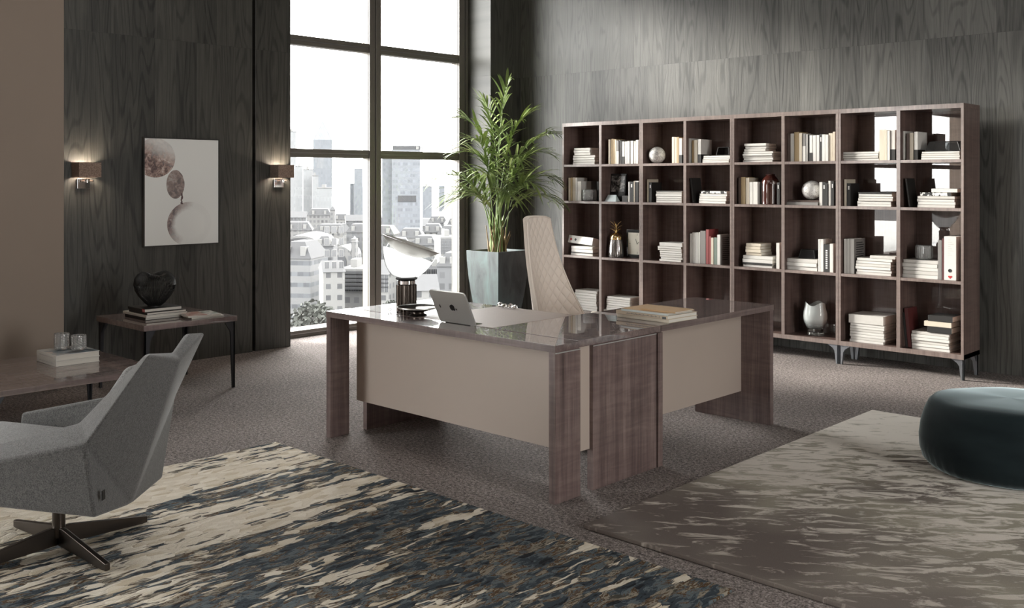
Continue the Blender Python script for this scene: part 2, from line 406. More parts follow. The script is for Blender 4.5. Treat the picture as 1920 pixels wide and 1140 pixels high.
M['milky_glass'] = n_.bsdf((0.80, 0.85, 0.84), 0.05, IOR=1.45, Transmission_Weight=n_.math('SUBTRACT', 1.0, n_.math('MULTIPLY', gz, 0.62)))
M['amber_glass'] = plain('dark_amber_glass', (0.055, 0.014, 0.010), 0.04, Coat_Weight=1.0, Coat_Roughness=0.0, Coat_IOR=1.8)
M['gold'] = plain('brushed_gold', (0.83, 0.62, 0.30), 0.2, Metallic=1.0)
n_ = NT('white_marble'); v_ = n_.coord()
M['marble'] = n_.bsdf(n_.ramp(n_.noise(n_.map(v_, (5, 5, 9)), 2.2, 6, 0.6, 2.2), [(0.40, (0.78, 0.77, 0.75)), (0.475, (0.70, 0.69, 0.67)), (0.50, (0.22, 0.21, 0.21)), (0.53, (0.74, 0.73, 0.71))]), 0.2)
COL = {'white': (0.66, 0.645, 0.61), 'offwhite': (0.58, 0.56, 0.525), 'cream': (0.62, 0.555, 0.45), 'tan': (0.42, 0.31, 0.17), 'black': (0.018, 0.017, 0.016), 'grey': (0.22, 0.21, 0.20),
       'brown': (0.085, 0.055, 0.045), 'red': (0.27, 0.06, 0.06), 'darkred': (0.085, 0.018, 0.018), 'green': (0.19, 0.235, 0.20), 'pattern': (0.40, 0.39, 0.38)}
for k_, c_ in COL.items(): M['cover_'+k_] = speckled(k_+'_cover', c_, 0.5, 0.06, 25.0)
n_ = NT('page_edges'); v_ = n_.coord()
M['pages'] = n_.bsdf(n_.ramp(n_.noise(n_.map(v_, (3, 3, 900)), 1.0, 2, 0.5), [(0.3, (0.52, 0.49, 0.44)), (0.7, (0.72, 0.69, 0.63))]), 0.8)
n_ = NT('black_white_print'); v_ = n_.coord()
M['cover_pattern'] = n_.bsdf(n_.ramp(n_.noise(n_.map(v_, (38, 1, 30)), 1.0, 2), [(0.47, (0.75, 0.74, 0.71)), (0.5, (0.03, 0.03, 0.03))], 'CONSTANT'), 0.5)
M['print_grey'] = plain('grey_print', (0.16, 0.155, 0.15), 0.6)
M['print_white'] = plain('white_print', (0.75, 0.74, 0.72), 0.6)
M['kraft'] = speckled('kraft_card', (0.50, 0.335, 0.19), 0.7, 0.06, 60.0)
M['red_print'] = plain('red_print', (0.45, 0.03, 0.03), 0.5)

# ------------------------------------------------------------------ the room
def struct(name, b, m, **k): return fin(b.build(name, m, **k), kind='structure')
WX = -7.90           # panelled left wall
YB = 8.50            # wall behind the bookcase
CH = 4.20
b = MB(); b.box(-8.9, 4.2, -8.6, 9.0, -0.25, 0.0); struct('floor', b, M['carpet'])
b = MB(); b.box(-8.9, 4.2, -8.6, 9.0, CH, CH+0.2); struct('ceiling', b, M['plaster'])
b = MB(); b.box(-8.9, 4.2, YB, YB+0.3, 0, CH); struct('wall_back', b, M['wall_wood_x_lit'])
b = MB(); b.box(3.9, 4.2, -8.6, 2.5, 0, CH); b.box(3.9, 4.2, 4.1, 9.0, 0, CH); struct('wall_right', b, M['taupe_paint'])
b = MB(); b.box(-8.9, 4.2, -8.6, -8.3, 0, CH); struct('wall_rear', b, M['taupe_paint'])
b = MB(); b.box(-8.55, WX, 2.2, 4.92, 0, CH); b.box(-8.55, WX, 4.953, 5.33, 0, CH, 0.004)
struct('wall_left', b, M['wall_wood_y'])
b = MB(); b.box(-8.4, -8.0, 4.915, 4.958, 0, CH); struct('trim_1', b, M['dark_gap'])
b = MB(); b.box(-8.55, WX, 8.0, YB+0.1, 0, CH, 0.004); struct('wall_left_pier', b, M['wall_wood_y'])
# painted partition that stands forward of the panelling, nearer the camera
b = MB(); b.box(-8.55, -7.55, -0.55, 3.095, 0, CH, 0.006); struct('wall_left_partition', b, M['taupe_paint'])
b = MB(); b.box(-8.55, -7.55, -8.4, -7.9, 0, CH); struct('wall_left_rear', b, M['taupe_paint'])

def window(name, y0, y1, xs, ymull, ends):
    """floor-to-ceiling aluminium window in a wall of constant x; bars show a bright gasket line"""
    root = bpy.data.objects.new(name, None); C.objects.link(root); root.location = (xs, y0, 0)
    fin(root, kind='structure')
    def L(o): o.location = (-xs, -y0, 0); return o
    d = 0.10
    rails = [(0.0, 0.069), (1.788, 1.872), (2.90, 2.995), (4.08, CH)]
    fr = MB()
    for z0, z1 in rails:
        zm = (z0+z1)/2
        fr.box(xs-d, xs-0.012, y0, y1, z0, z1); fr.box(xs-0.02, xs, y0, y1, z0, zm-0.006, 0.002); fr.box(xs-0.02, xs, y0, y1, zm+0.006, z1, 0.002)
    posts = [(a-0.077, a+0.077) for a in ymull] + list(ends)
    for a, c in posts:
        m_ = (a+c)/2
        fr.box(xs-d-0.004, xs-0.008, a, c, 0, CH); fr.box(xs-0.02, xs+0.012, a, m_-0.008, 0, CH, 0.003); fr.box(xs-0.02, xs+0.012, m_+0.008, c, 0, CH, 0.003)
    L(fr.build('window_frame', M['frame'], root))
    ln = MB()
    for z0, z1 in rails: zm = (z0+z1)/2; ln.box(xs-0.013, xs-0.009, y0, y1, zm-0.006, zm+0.006)
    for a, c in posts: m_ = (a+c)/2; ln.box(xs-0.009, xs-0.005, m_-0.008, m_+0.008, 0, CH)
    L(ln.build('gasket', M['frame_line'], root))
    ps = sorted(posts)
    for i in range(len(ps)-1):
        for (a0, a1), (c0, c1) in zip(rails[:-1], rails[1:]):
            p = MB(); p.poly([(xs-0.06, ps[i][1]-0.01, a1-0.01), (xs-0.06, ps[i+1][0]+0.01, a1-0.01), (xs-0.06, ps[i+1][0]+0.01, c0+0.01), (xs-0.06, ps[i][1]-0.01, c0+0.01)], [(0, 1, 2, 3)])
            L(p.build('pane', M['pane'], root))
    return root
window('window_1', 5.40, 8.05, -8.28, [6.637], [(5.35, 5.45), (7.86, 8.05)])
window('window_2', -8.0, -0.5, -7.70, [-3.45], [(-0.60, -0.50), (-7.95, -7.88)])
window('added_fill_window', 2.5, 4.1, 4.05, [], [(2.48, 2.56), (4.04, 4.12)])  # unseen right-hand window, added to give fill from that side
b = MB(); b.box(-26, -8.9, -22, 0.5, -0.30, -0.05); struct('bounce_slab', b, M['bounce_pale'])  # unseen pale slab added to whiten reflections and bounce sky light indoors

# ------------------------------------------------------------------ bookcase: four joined units of two bays each
BX0, BW = -6.835, 1.0235
YF, YR = 8.0, 8.36
ZS = [(0.162, 0.200), (0.746, 0.770), (1.316, 1.340), (1.698, 1.722), (2.122, 2.159)]
names4 = ['beside the potted palm', 'second along from the palm', 'third along from the palm', 'at the far end from the palm']
for u in range(4):
    x0 = BX0+u*BW; x1 = x0+BW-0.0015
    r = empty('bookcase', (x0, YF, 0), 'tall wooden bookcase unit of eight open bays, ' + names4[u], 'bookcase', 'joined bookcase units along the back wall')
    def P(name, m, *a, **k):
        o = bx(name, m, r, *a, **k); o.location = (-x0, -YF, 0); return o
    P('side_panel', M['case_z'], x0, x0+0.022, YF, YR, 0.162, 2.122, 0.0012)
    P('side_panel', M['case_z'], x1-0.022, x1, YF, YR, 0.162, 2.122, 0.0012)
    xm = (x0+x1)/2
    P('divider', M['case_z'], xm-0.016, xm+0.016, YF+0.001, YR-0.02, 0.200, 2.122, 0.0012)
    P('bottom_panel', M['case_x'], x0, x1, YF, YR, *ZS[0], 0.0012); P('top_panel', M['case_x'], x0, x1, YF, YR, *ZS[4], 0.0012)
    for z0, z1 in ZS[1:4]:
        P('shelf', M['case_x'], x0+0.022, xm-0.016, YF+0.002, YR-0.02, z0, z1, 0.001); P('shelf', M['case_x'], xm+0.016, x1-0.022, YF+0.002, YR-0.02, z0, z1, 0.001)
    e = MB()                                               # paler front strips, light falling on the edges painted into their colour
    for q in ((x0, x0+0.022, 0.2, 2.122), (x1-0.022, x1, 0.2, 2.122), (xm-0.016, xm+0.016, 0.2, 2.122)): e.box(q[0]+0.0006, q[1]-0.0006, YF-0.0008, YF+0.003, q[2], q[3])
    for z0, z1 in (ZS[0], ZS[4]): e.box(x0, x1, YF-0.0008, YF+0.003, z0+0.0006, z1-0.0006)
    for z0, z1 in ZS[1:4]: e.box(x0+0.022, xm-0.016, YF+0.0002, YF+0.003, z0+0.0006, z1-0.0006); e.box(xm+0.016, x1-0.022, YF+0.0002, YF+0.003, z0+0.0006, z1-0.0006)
    o = e.build('lit_edge_strip', M['edge'], r); o.location = (-x0, -YF, 0)
    P('back_panel', M['back_panel'], x0+0.022, x1-0.022, YR-0.02, YR-0.004, 0.200, 2.122)
    for sx in (0, 1):
        for yy in (YF+0.012, YR-0.05):
            xc = x0+0.004 if sx == 0 else x1-0.004; s = 1 if sx == 0 else -1
            lg = MB()
            prof = [(0, 0.0), (0.022, 0.0), (0.034, 0.108), (0.050, 0.132), (0.092, 0.156), (0.092, 0.162), (0, 0.162)]
            lg.prism(prof, yy, yy+0.024, lambda a, q, d: (xc+s*a, d, q), 0.0015)
            lg.prism([(0, 0.0), (0.020, 0.0), (0.030, 0.112), (0.055, 0.150), (0.075, 0.162), (0, 0.162)], 0, 0.010, lambda a, q, d: (xc+s*d, yy+a*(1 if yy < 8.2 else -1)+(0 if yy < 8.2 else 0.024), q))
            o = lg.build('leg', M['steel'], r); o.location = (-x0, -YF, 0)

# ------------------------------------------------------------------ books
BOOKS = [
    ('f', 1, 1, -6.721, 8.035, 1.722, 0.294, 0.0234, 0.2, 'white', ''),
    ('f', 1, 1, -6.721, 8.035, 1.746, 0.294, 0.0244, 0.2, 'white', ''),
    ('f', 1, 1, -6.721, 8.035, 1.771, 0.294, 0.0234, 0.2, 'white', ''),
    ('f', 1, 1, -6.721, 8.035, 1.795, 0.294, 0.0244, 0.2, 'white', ''),
    ('f', 1, 1, -6.709, 8.035, 1.82, 0.215, 0.0254, 0.2, 'white', ''),
    ('f', 1, 1, -6.709, 8.035, 1.846, 0.215, 0.0244, 0.2, 'white', ''),
    ('f', 1, 1, -6.709, 8.035, 1.871, 0.215, 0.0254, 0.2, 'white', ''),
    ('s', 1, 2, -6.247, 8.035, 1.722, 0.0252, 0.252, 0.17, 'cream', ''),
    ('s', 1, 2, -6.22, 8.035, 1.722, 0.0302, 0.257, 0.17, 'tan', ''),
    ('s', 1, 2, -6.188, 8.035, 1.722, 0.0212, 0.254, 0.17, 'tan', ''),
    ('s', 1, 2, -6.165, 8.035, 1.722, 0.0182, 0.249, 0.17, 'cream', ''),
    ('s', 1, 2, -6.145, 8.035, 1.722, 0.0292, 0.237, 0.17, 'grey', 'low_white'),
    ('s', 1, 2, -6.114, 8.035, 1.722, 0.0132, 0.242, 0.17, 'grey', ''),
    ('s', 1, 2, -6.098, 8.035, 1.722, 0.0192, 0.233, 0.17, 'black', ''),
    ('s', 1, 2, -6.077, 8.035, 1.722, 0.0302, 0.227, 0.17, 'white', 'low_black'),
    ('s', 1, 2, -6.044, 8.035, 1.722, 0.0272, 0.226, 0.17, 'white', ''),
    ('s', 1, 2, -6.015, 8.035, 1.722, 0.0332, 0.229, 0.17, 'white', ''),
    ('s', 1, 2, -5.98, 8.035, 1.722, 0.0102, 0.232, 0.17, 'black', ''),
    ('s', 1, 2, -5.968, 8.035, 1.722, 0.0332, 0.23, 0.17, 'white', ''),
    ('s', 1, 2, -5.933, 8.035, 1.722, 0.0242, 0.225, 0.17, 'white', ''),
    ('s', 1, 2, -5.905, 8.035, 1.722, 0.0332, 0.239, 0.17, 'white', ''),
    ('s', 1, 3, -5.477, 8.035, 1.722, 0.0302, 0.254, 0.17, 'cream', ''),
    ('s', 1, 3, -5.444, 8.035, 1.722, 0.0242, 0.25, 0.17, 'cream', ''),
    ('s', 1, 3, -5.417, 8.035, 1.722, 0.0262, 0.252, 0.17, 'tan', ''),
    ('s', 1, 3, -5.389, 8.035, 1.722, 0.0332, 0.24, 0.17, 'white', 'low_black'),
    ('s', 1, 4, -5.282, 8.035, 1.722, 0.0212, 0.235, 0.17, 'white', ''),
    ('s', 1, 4, -5.247, 8.035, 1.722, 0.0232, 0.215, 0.17, 'tan', ''),
    ('s', 1, 4, -5.222, 8.035, 1.722, 0.0372, 0.218, 0.17, 'cream', ''),
    ('s', 1, 4, -5.181, 8.035, 1.722, 0.0332, 0.224, 0.19, 'white', 'split_black'),
    ('f', 1, 4, -5.129, 8.035, 1.722, 0.287, 0.0164, 0.2, 'white', ''),
    ('f', 1, 4, -5.129, 8.035, 1.739, 0.287, 0.0164, 0.2, 'white', ''),
    ('f', 1, 4, -5.129, 8.035, 1.756, 0.287, 0.0154, 0.2, 'white', ''),
    ('f', 1, 4, -5.129, 8.035, 1.772, 0.287, 0.0164, 0.2, 'white', ''),
    ('f', 1, 5, -4.698, 8.035, 1.722, 0.294, 0.0184, 0.2, 'white', ''),
    ('f', 1, 5, -4.698, 8.035, 1.741, 0.294, 0.0194, 0.2, 'white', ''),
    ('f', 1, 5, -4.698, 8.035, 1.761, 0.294, 0.0184, 0.2, 'white', ''),
    ('f', 1, 5, -4.698, 8.035, 1.78, 0.294, 0.0194, 0.2, 'white', ''),
    ('f', 1, 5, -4.698, 8.035, 1.8, 0.294, 0.0184, 0.2, 'white', ''),
    ('f', 1, 5, -4.683, 8.035, 1.819, 0.218, 0.0244, 0.2, 'white', ''),
    ('f', 1, 5, -4.683, 8.035, 1.844, 0.218, 0.0234, 0.2, 'white', ''),
    ('f', 1, 5, -4.683, 8.035, 1.868, 0.218, 0.0244, 0.2, 'white', ''),
    ('s', 1, 6, -4.272, 8.035, 1.722, 0.0422, 0.248, 0.17, 'brown', ''),
    ('s', 1, 6, -4.227, 8.035, 1.722, 0.0332, 0.247, 0.17, 'white', ''),
    ('s', 1, 6, -4.192, 8.035, 1.722, 0.0442, 0.259, 0.17, 'tan', ''),
    ('s', 1, 6, -4.144, 8.035, 1.722, 0.0272, 0.249, 0.17, 'cream', ''),
    ('s', 1, 6, -4.115, 8.035, 1.722, 0.0302, 0.243, 0.17, 'grey', 'low_white'),
    ('s', 1, 6, -4.083, 8.035, 1.722, 0.0082, 0.237, 0.17, 'black', ''),
    ('s', 1, 6, -4.073, 8.035, 1.722, 0.0102, 0.237, 0.17, 'white', ''),
    ('s', 1, 6, -4.061, 8.035, 1.722, 0.0162, 0.232, 0.17, 'black', ''),
    ('s', 1, 6, -4.043, 8.035, 1.722, 0.0262, 0.226, 0.17, 'white', 'low_black'),
    ('s', 1, 6, -4.015, 8.035, 1.722, 0.0312, 0.225, 0.17, 'white', ''),
    ('s', 1, 6, -3.982, 8.035, 1.722, 0.0272, 0.226, 0.17, 'white', ''),
    ('s', 1, 6, -3.952, 8.035, 1.722, 0.0212, 0.235, 0.17, 'black', 'dots'),
    ('s', 1, 6, -3.929, 8.035, 1.722, 0.0282, 0.23, 0.17, 'white', ''),
    ('s', 1, 6, -3.899, 8.035, 1.722, 0.0262, 0.227, 0.17, 'white', ''),
    ('s', 1, 6, -3.871, 8.035, 1.722, 0.0352, 0.238, 0.17, 'cream', ''),
    ('s', 1, 6, -3.832, 8.035, 1.722, 0.0202, 0.25, 0.17, 'cream', ''),
    ('f', 1, 7, -3.747, 8.035, 1.722, 0.309, 0.0184, 0.2, 'white', ''),
    ('f', 1, 7, -3.747, 8.035, 1.741, 0.309, 0.0184, 0.2, 'white', ''),
    ('f', 1, 7, -3.747, 8.035, 1.76, 0.309, 0.0184, 0.2, 'white', ''),
    ('f', 1, 7, -3.747, 8.035, 1.779, 0.309, 0.0184, 0.2, 'white', ''),
    ('s', 1, 7, -3.429, 8.035, 1.722, 0.0442, 0.252, 0.17, 'cream', ''),
    ('s', 1, 7, -3.384, 8.035, 1.722, 0.0222, 0.249, 0.17, 'cream', ''),
    ('s', 1, 7, -3.36, 8.035, 1.722, 0.0212, 0.244, 0.17, 'white', ''),
    ('s', 1, 7, -3.337, 8.035, 1.722, 0.0402, 0.248, 0.17, 'white', 'split_black'),
    ('s', 1, 8, -3.233, 8.035, 1.722, 0.0172, 0.235, 0.17, 'white', ''),
    ('s', 1, 8, -3.204, 8.035, 1.722, 0.0262, 0.216, 0.17, 'brown', ''),
    ('s', 1, 8, -3.176, 8.035, 1.722, 0.0282, 0.218, 0.17, 'cream', ''),
    ('s', 1, 8, -3.141, 8.035, 1.722, 0.0282, 0.227, 0.2, 'white', 'split_black'),
    ('f', 1, 8, -3.084, 8.035, 1.722, 0.297, 0.0164, 0.2, 'white', ''),
    ('f', 1, 8, -3.084, 8.035, 1.739, 0.297, 0.0154, 0.2, 'white', ''),
    ('f', 1, 8, -3.084, 8.035, 1.755, 0.297, 0.0164, 0.2, 'white', ''),
    ('f', 1, 8, -3.084, 8.035, 1.772, 0.297, 0.0154, 0.2, 'white', ''),
    ('s', 2, 1, -6.78, 8.035, 1.34, 0.0242, 0.244, 0.17, 'cream', ''),
    ('s', 2, 1, -6.754, 8.035, 1.34, 0.0242, 0.247, 0.17, 'tan', ''),
    ('s', 2, 1, -6.728, 8.035, 1.34, 0.0412, 0.247, 0.17, 'cream', ''),
    ('s', 2, 1, -6.685, 8.035, 1.34, 0.0222, 0.244, 0.17, 'white', ''),
    ('s', 2, 1, -6.66, 8.035, 1.34, 0.0492, 0.206, 0.17, 'white', ''),
    ('s', 2, 1, -6.66, 8.15, 1.34, 0.0332, 0.209, 0.17, 'white', 'grey_side'),
    ('s', 2, 1, -6.493, 8.15, 1.34, 0.0342, 0.206, 0.17, 'black', ''),
    ('f', 2, 2, -6.073, 8.035, 1.34, 0.071, 0.0624, 0.15, 'black', ''),
    ('s', 2, 2, -5.998, 8.035, 1.34, 0.0172, 0.201, 0.17, 'white', ''),
    ('s', 2, 2, -5.979, 8.035, 1.34, 0.0472, 0.203, 0.16, 'black', 'dots'),
    ('s', 2, 2, -5.93, 8.035, 1.34, 0.0132, 0.21, 0.17, 'cream', ''),
    ('s', 2, 2, -5.915, 8.035, 1.34, 0.0432, 0.212, 0.16, 'black', 'top_white'),
    ('s', 2, 3, -5.766, 8.035, 1.34, 0.0172, 0.227, 0.17, 'cream', ''),
    ('s', 2, 3, -5.747, 8.035, 1.34, 0.0352, 0.196, 0.17, 'black', 'dots'),
    ('f', 2, 3, -5.661, 8.035, 1.34, 0.3, 0.0214, 0.2, 'white', ''),
    ('f', 2, 3, -5.661, 8.035, 1.362, 0.3, 0.0194, 0.2, 'white', ''),
    ('f', 2, 3, -5.661, 8.035, 1.382, 0.3, 0.0194, 0.2, 'white', ''),
    ('f', 2, 3, -5.661, 8.035, 1.402, 0.3, 0.0234, 0.2, 'white', ''),
    ('f', 2, 3, -5.661, 8.035, 1.426, 0.3, 0.0174, 0.2, 'white', ''),
    ('f', 2, 3, -5.661, 8.035, 1.444, 0.3, 0.0104, 0.2, 'grey', ''),
    ('f', 2, 4, -5.166, 8.035, 1.34, 0.292, 0.0224, 0.2, 'white', ''),
    ('f', 2, 4, -5.166, 8.035, 1.363, 0.292, 0.0234, 0.2, 'white', ''),
    ('f', 2, 4, -5.166, 8.035, 1.387, 0.292, 0.0224, 0.2, 'white', ''),
    ('f', 2, 4, -5.166, 8.035, 1.41, 0.292, 0.0224, 0.2, 'white', ''),
    ('f', 2, 4, -5.141, 8.035, 1.433, 0.279, 0.0244, 0.19, 'pattern', ''),
    ('s', 2, 4, -5.241, 8.035, 1.34, 0.0162, 0.237, 0.16, 'black', 'lean'),
    ('s', 2, 5, -4.745, 8.035, 1.34, 0.0242, 0.239, 0.17, 'brown', ''),
    ('s', 2, 5, -4.719, 8.035, 1.34, 0.0462, 0.247, 0.17, 'tan', ''),
    ('s', 2, 5, -4.669, 8.035, 1.34, 0.0342, 0.241, 0.17, 'cream', ''),
    ('s', 2, 5, -4.631, 8.035, 1.34, 0.0342, 0.201, 0.17, 'white', ''),
    ('s', 2, 5, -4.594, 8.035, 1.34, 0.0452, 0.203, 0.17, 'white', ''),
    ('s', 2, 5, -4.359, 8.035, 1.34, 0.0262, 0.198, 0.16, 'black', 'dots'),
    ('f', 2, 6, -4.262, 8.035, 1.34, 0.297, 0.0284, 0.2, 'grey', ''),
    ('f', 2, 6, -4.262, 8.035, 1.369, 0.297, 0.0154, 0.2, 'brown', ''),
    ('s', 2, 6, -3.957, 8.035, 1.34, 0.0272, 0.201, 0.17, 'white', ''),
    ('s', 2, 6, -3.928, 8.035, 1.34, 0.0302, 0.201, 0.16, 'black', 'dots'),
    ('s', 2, 6, -3.896, 8.035, 1.34, 0.0192, 0.189, 0.17, 'black', ''),
    ('s', 2, 6, -3.874, 8.035, 1.34, 0.0212, 0.213, 0.17, 'white', ''),
    ('s', 2, 6, -3.851, 8.035, 1.34, 0.0272, 0.211, 0.16, 'black', 'dots'),
    ('s', 2, 7, -3.732, 8.035, 1.34, 0.0222, 0.226, 0.17, 'cream', ''),
    ('s', 2, 7, -3.708, 8.035, 1.34, 0.0352, 0.192, 0.17, 'black', 'dots'),
    ('f', 2, 7, -3.611, 8.035, 1.34, 0.289, 0.0214, 0.2, 'white', ''),
    ('f', 2, 7, -3.611, 8.035, 1.362, 0.289, 0.0224, 0.2, 'white', ''),
    ('f', 2, 7, -3.611, 8.035, 1.385, 0.289, 0.0234, 0.2, 'white', ''),
    ('f', 2, 7, -3.611, 8.035, 1.409, 0.289, 0.0164, 0.2, 'white', ''),
    ('f', 2, 7, -3.611, 8.035, 1.426, 0.289, 0.0204, 0.2, 'white', ''),
    ('f', 2, 7, -3.611, 8.035, 1.447, 0.289, 0.0134, 0.2, 'black', ''),
    ('f', 2, 8, -3.118, 8.035, 1.34, 0.294, 0.0234, 0.2, 'white', ''),
    ('f', 2, 8, -3.118, 8.035, 1.364, 0.294, 0.0224, 0.2, 'white', ''),
    ('f', 2, 8, -3.118, 8.035, 1.387, 0.294, 0.0224, 0.2, 'white', ''),
    ('f', 2, 8, -3.118, 8.035, 1.41, 0.294, 0.0224, 0.2, 'white', ''),
    ('f', 2, 8, -3.096, 8.035, 1.433, 0.245, 0.0284, 0.2, 'pattern', ''),
    ('f', 2, 8, -3.012, 8.035, 1.462, 0.199, 0.0304, 0.16, 'white', ''),
    ('s', 2, 8, -3.186, 8.035, 1.34, 0.0142, 0.232, 0.16, 'black', 'lean'),
    ('f', 3, 1, -6.745, 8.035, 0.77, 0.291, 0.0244, 0.2, 'white', ''),
    ('f', 3, 1, -6.745, 8.035, 0.795, 0.291, 0.0074, 0.2, 'black', ''),
    ('f', 3, 1, -6.745, 8.035, 0.803, 0.291, 0.0324, 0.2, 'white', ''),
    ('f', 3, 1, -6.745, 8.035, 0.836, 0.291, 0.0314, 0.2, 'white', ''),
    ('f', 3, 3, -5.615, 8.035, 0.77, 0.257, 0.0204, 0.2, 'white', ''),
    ('f', 3, 3, -5.615, 8.035, 0.791, 0.257, 0.0204, 0.2, 'white', ''),
    ('f', 3, 3, -5.615, 8.035, 0.812, 0.257, 0.0204, 0.2, 'white', ''),
    ('f', 3, 3, -5.615, 8.035, 0.833, 0.257, 0.0204, 0.2, 'white', ''),
    ('f', 3, 3, -5.615, 8.035, 0.854, 0.257, 0.0194, 0.2, 'white', ''),
    ('f', 3, 3, -5.637, 8.035, 0.874, 0.276, 0.0204, 0.2, 'white', ''),
    ('f', 3, 3, -5.637, 8.035, 0.895, 0.276, 0.0204, 0.2, 'white', ''),
    ('f', 3, 3, -5.621, 8.035, 0.916, 0.263, 0.0364, 0.2, 'white', ''),
    ('s', 3, 4, -5.27, 8.035, 0.77, 0.0232, 0.279, 0.17, 'white', ''),
    ('s', 3, 4, -5.244, 8.035, 0.77, 0.0342, 0.291, 0.17, 'white', ''),
    ('s', 3, 4, -5.208, 8.035, 0.77, 0.0342, 0.292, 0.17, 'white', ''),
    ('s', 3, 4, -5.17, 8.035, 0.77, 0.0142, 0.297, 0.17, 'white', ''),
    ('s', 3, 4, -5.153, 8.035, 0.77, 0.0592, 0.31, 0.17, 'grey', ''),
    ('s', 3, 4, -5.092, 8.035, 0.77, 0.0312, 0.325, 0.17, 'red', ''),
    ('s', 3, 4, -5.059, 8.035, 0.77, 0.0202, 0.261, 0.17, 'red', ''),
    ('s', 3, 4, -5.037, 8.035, 0.77, 0.0272, 0.249, 0.17, 'cream', ''),
    ('s', 3, 4, -5.006, 8.035, 0.77, 0.0332, 0.252, 0.17, 'green', ''),
    ('s', 3, 4, -4.97, 8.035, 0.77, 0.0332, 0.28, 0.19, 'white', 'text_side'),
    ('f', 3, 5, -4.696, 8.035, 0.77, 0.298, 0.0224, 0.2, 'white', ''),
    ('f', 3, 5, -4.696, 8.035, 0.793, 0.298, 0.0174, 0.2, 'black', ''),
    ('f', 3, 5, -4.696, 8.035, 0.811, 0.298, 0.0324, 0.2, 'white', ''),
    ('f', 3, 5, -4.696, 8.035, 0.844, 0.298, 0.0304, 0.2, 'white', ''),
    ('f', 3, 5, -4.675, 8.035, 0.875, 0.154, 0.0274, 0.2, 'cream', ''),
    ('f', 3, 5, -4.675, 8.035, 0.903, 0.154, 0.0274, 0.2, 'cream', ''),
    ('f', 3, 5, -4.675, 8.035, 0.931, 0.154, 0.0264, 0.2, 'cream', ''),
    ('f', 3, 5, -4.675, 8.035, 0.958, 0.154, 0.0274, 0.2, 'cream', ''),
    ('s', 3, 5, -4.363, 8.035, 0.77, 0.0322, 0.23, 0.17, 'white', ''),
    ('f', 3, 6, -4.262, 8.035, 0.77, 0.286, 0.0334, 0.2, 'white', ''),
    ('f', 3, 6, -4.262, 8.035, 0.804, 0.286, 0.0334, 0.2, 'white', ''),
    ('f', 3, 6, -4.262, 8.035, 0.838, 0.286, 0.0334, 0.2, 'white', ''),
    ('s', 3, 6, -3.965, 8.035, 0.77, 0.0172, 0.279, 0.17, 'white', ''),
    ('s', 3, 6, -3.946, 8.035, 0.77, 0.0292, 0.28, 0.17, 'white', ''),
    ('s', 3, 6, -3.914, 8.035, 0.77, 0.0542, 0.238, 0.19, 'black', 'print'),
    ('s', 3, 6, -3.858, 8.035, 0.77, 0.0312, 0.245, 0.17, 'white', ''),
    ('s', 3, 7, -3.734, 8.035, 0.77, 0.0242, 0.291, 0.17, 'white', ''),
    ('s', 3, 7, -3.707, 8.035, 0.77, 0.0252, 0.292, 0.17, 'white', ''),
    ('s', 3, 7, -3.679, 8.035, 0.77, 0.0342, 0.293, 0.22, 'white', 'text_side'),
    ('f', 3, 7, -3.626, 8.035, 0.77, 0.299, 0.0224, 0.2, 'white', ''),
    ('f', 3, 7, -3.626, 8.035, 0.793, 0.299, 0.0224, 0.2, 'white', ''),
    ('f', 3, 7, -3.626, 8.035, 0.816, 0.299, 0.0234, 0.2, 'white', ''),
    ('f', 3, 7, -3.626, 8.035, 0.84, 0.299, 0.0224, 0.2, 'white', ''),
    ('f', 3, 7, -3.626, 8.035, 0.863, 0.299, 0.0224, 0.2, 'white', ''),
    ('f', 3, 7, -3.626, 8.035, 0.886, 0.299, 0.0234, 0.2, 'white', ''),
    ('f', 3, 7, -3.51, 8.035, 0.91, 0.211, 0.0234, 0.2, 'white', ''),
    ('f', 3, 8, -3.238, 8.035, 0.77, 0.281, 0.0294, 0.2, 'white', ''),
    ('f', 3, 8, -3.238, 8.035, 0.8, 0.281, 0.0304, 0.2, 'white', ''),
    ('f', 3, 8, -3.238, 8.035, 0.831, 0.281, 0.0264, 0.2, 'white', ''),
    ('f', 3, 8, -3.238, 8.035, 0.858, 0.281, 0.0304, 0.2, 'white', ''),
    ('f', 3, 8, -3.238, 8.035, 0.889, 0.281, 0.0284, 0.2, 'white', ''),
    ('s', 3, 8, -2.953, 8.035, 0.77, 0.0302, 0.314, 0.17, 'grey', ''),
    ('s', 3, 8, -2.92, 8.035, 0.77, 0.0232, 0.328, 0.17, 'darkred', ''),
    ('f', 4, 1, -6.703, 8.035, 0.2, 0.301, 0.0254, 0.2, 'white', ''),
    ('f', 4, 1, -6.703, 8.035, 0.226, 0.301, 0.0244, 0.2, 'white', ''),
    ('f', 4, 1, -6.703, 8.035, 0.251, 0.301, 0.0254, 0.2, 'white', ''),
    ('f', 4, 1, -6.703, 8.035, 0.277, 0.301, 0.0244, 0.2, 'white', ''),
    ('f', 4, 1, -6.698, 8.035, 0.302, 0.296, 0.0264, 0.2, 'white', ''),
    ('f', 4, 1, -6.698, 8.035, 0.329, 0.296, 0.0264, 0.2, 'white', ''),
    ('f', 4, 1, -6.698, 8.035, 0.356, 0.296, 0.0254, 0.2, 'white', ''),
    ('f', 4, 1, -6.698, 8.035, 0.382, 0.296, 0.0264, 0.2, 'white', ''),
    ('f', 4, 2, -6.317, 8.035, 0.2, 0.301, 0.0374, 0.2, 'white', ''),
    ('f', 4, 2, -6.276, 8.035, 0.238, 0.293, 0.0224, 0.2, 'white', ''),
    ('f', 4, 2, -6.276, 8.035, 0.261, 0.293, 0.0224, 0.2, 'white', ''),
    ('f', 4, 2, -6.276, 8.035, 0.284, 0.293, 0.0224, 0.2, 'white', ''),
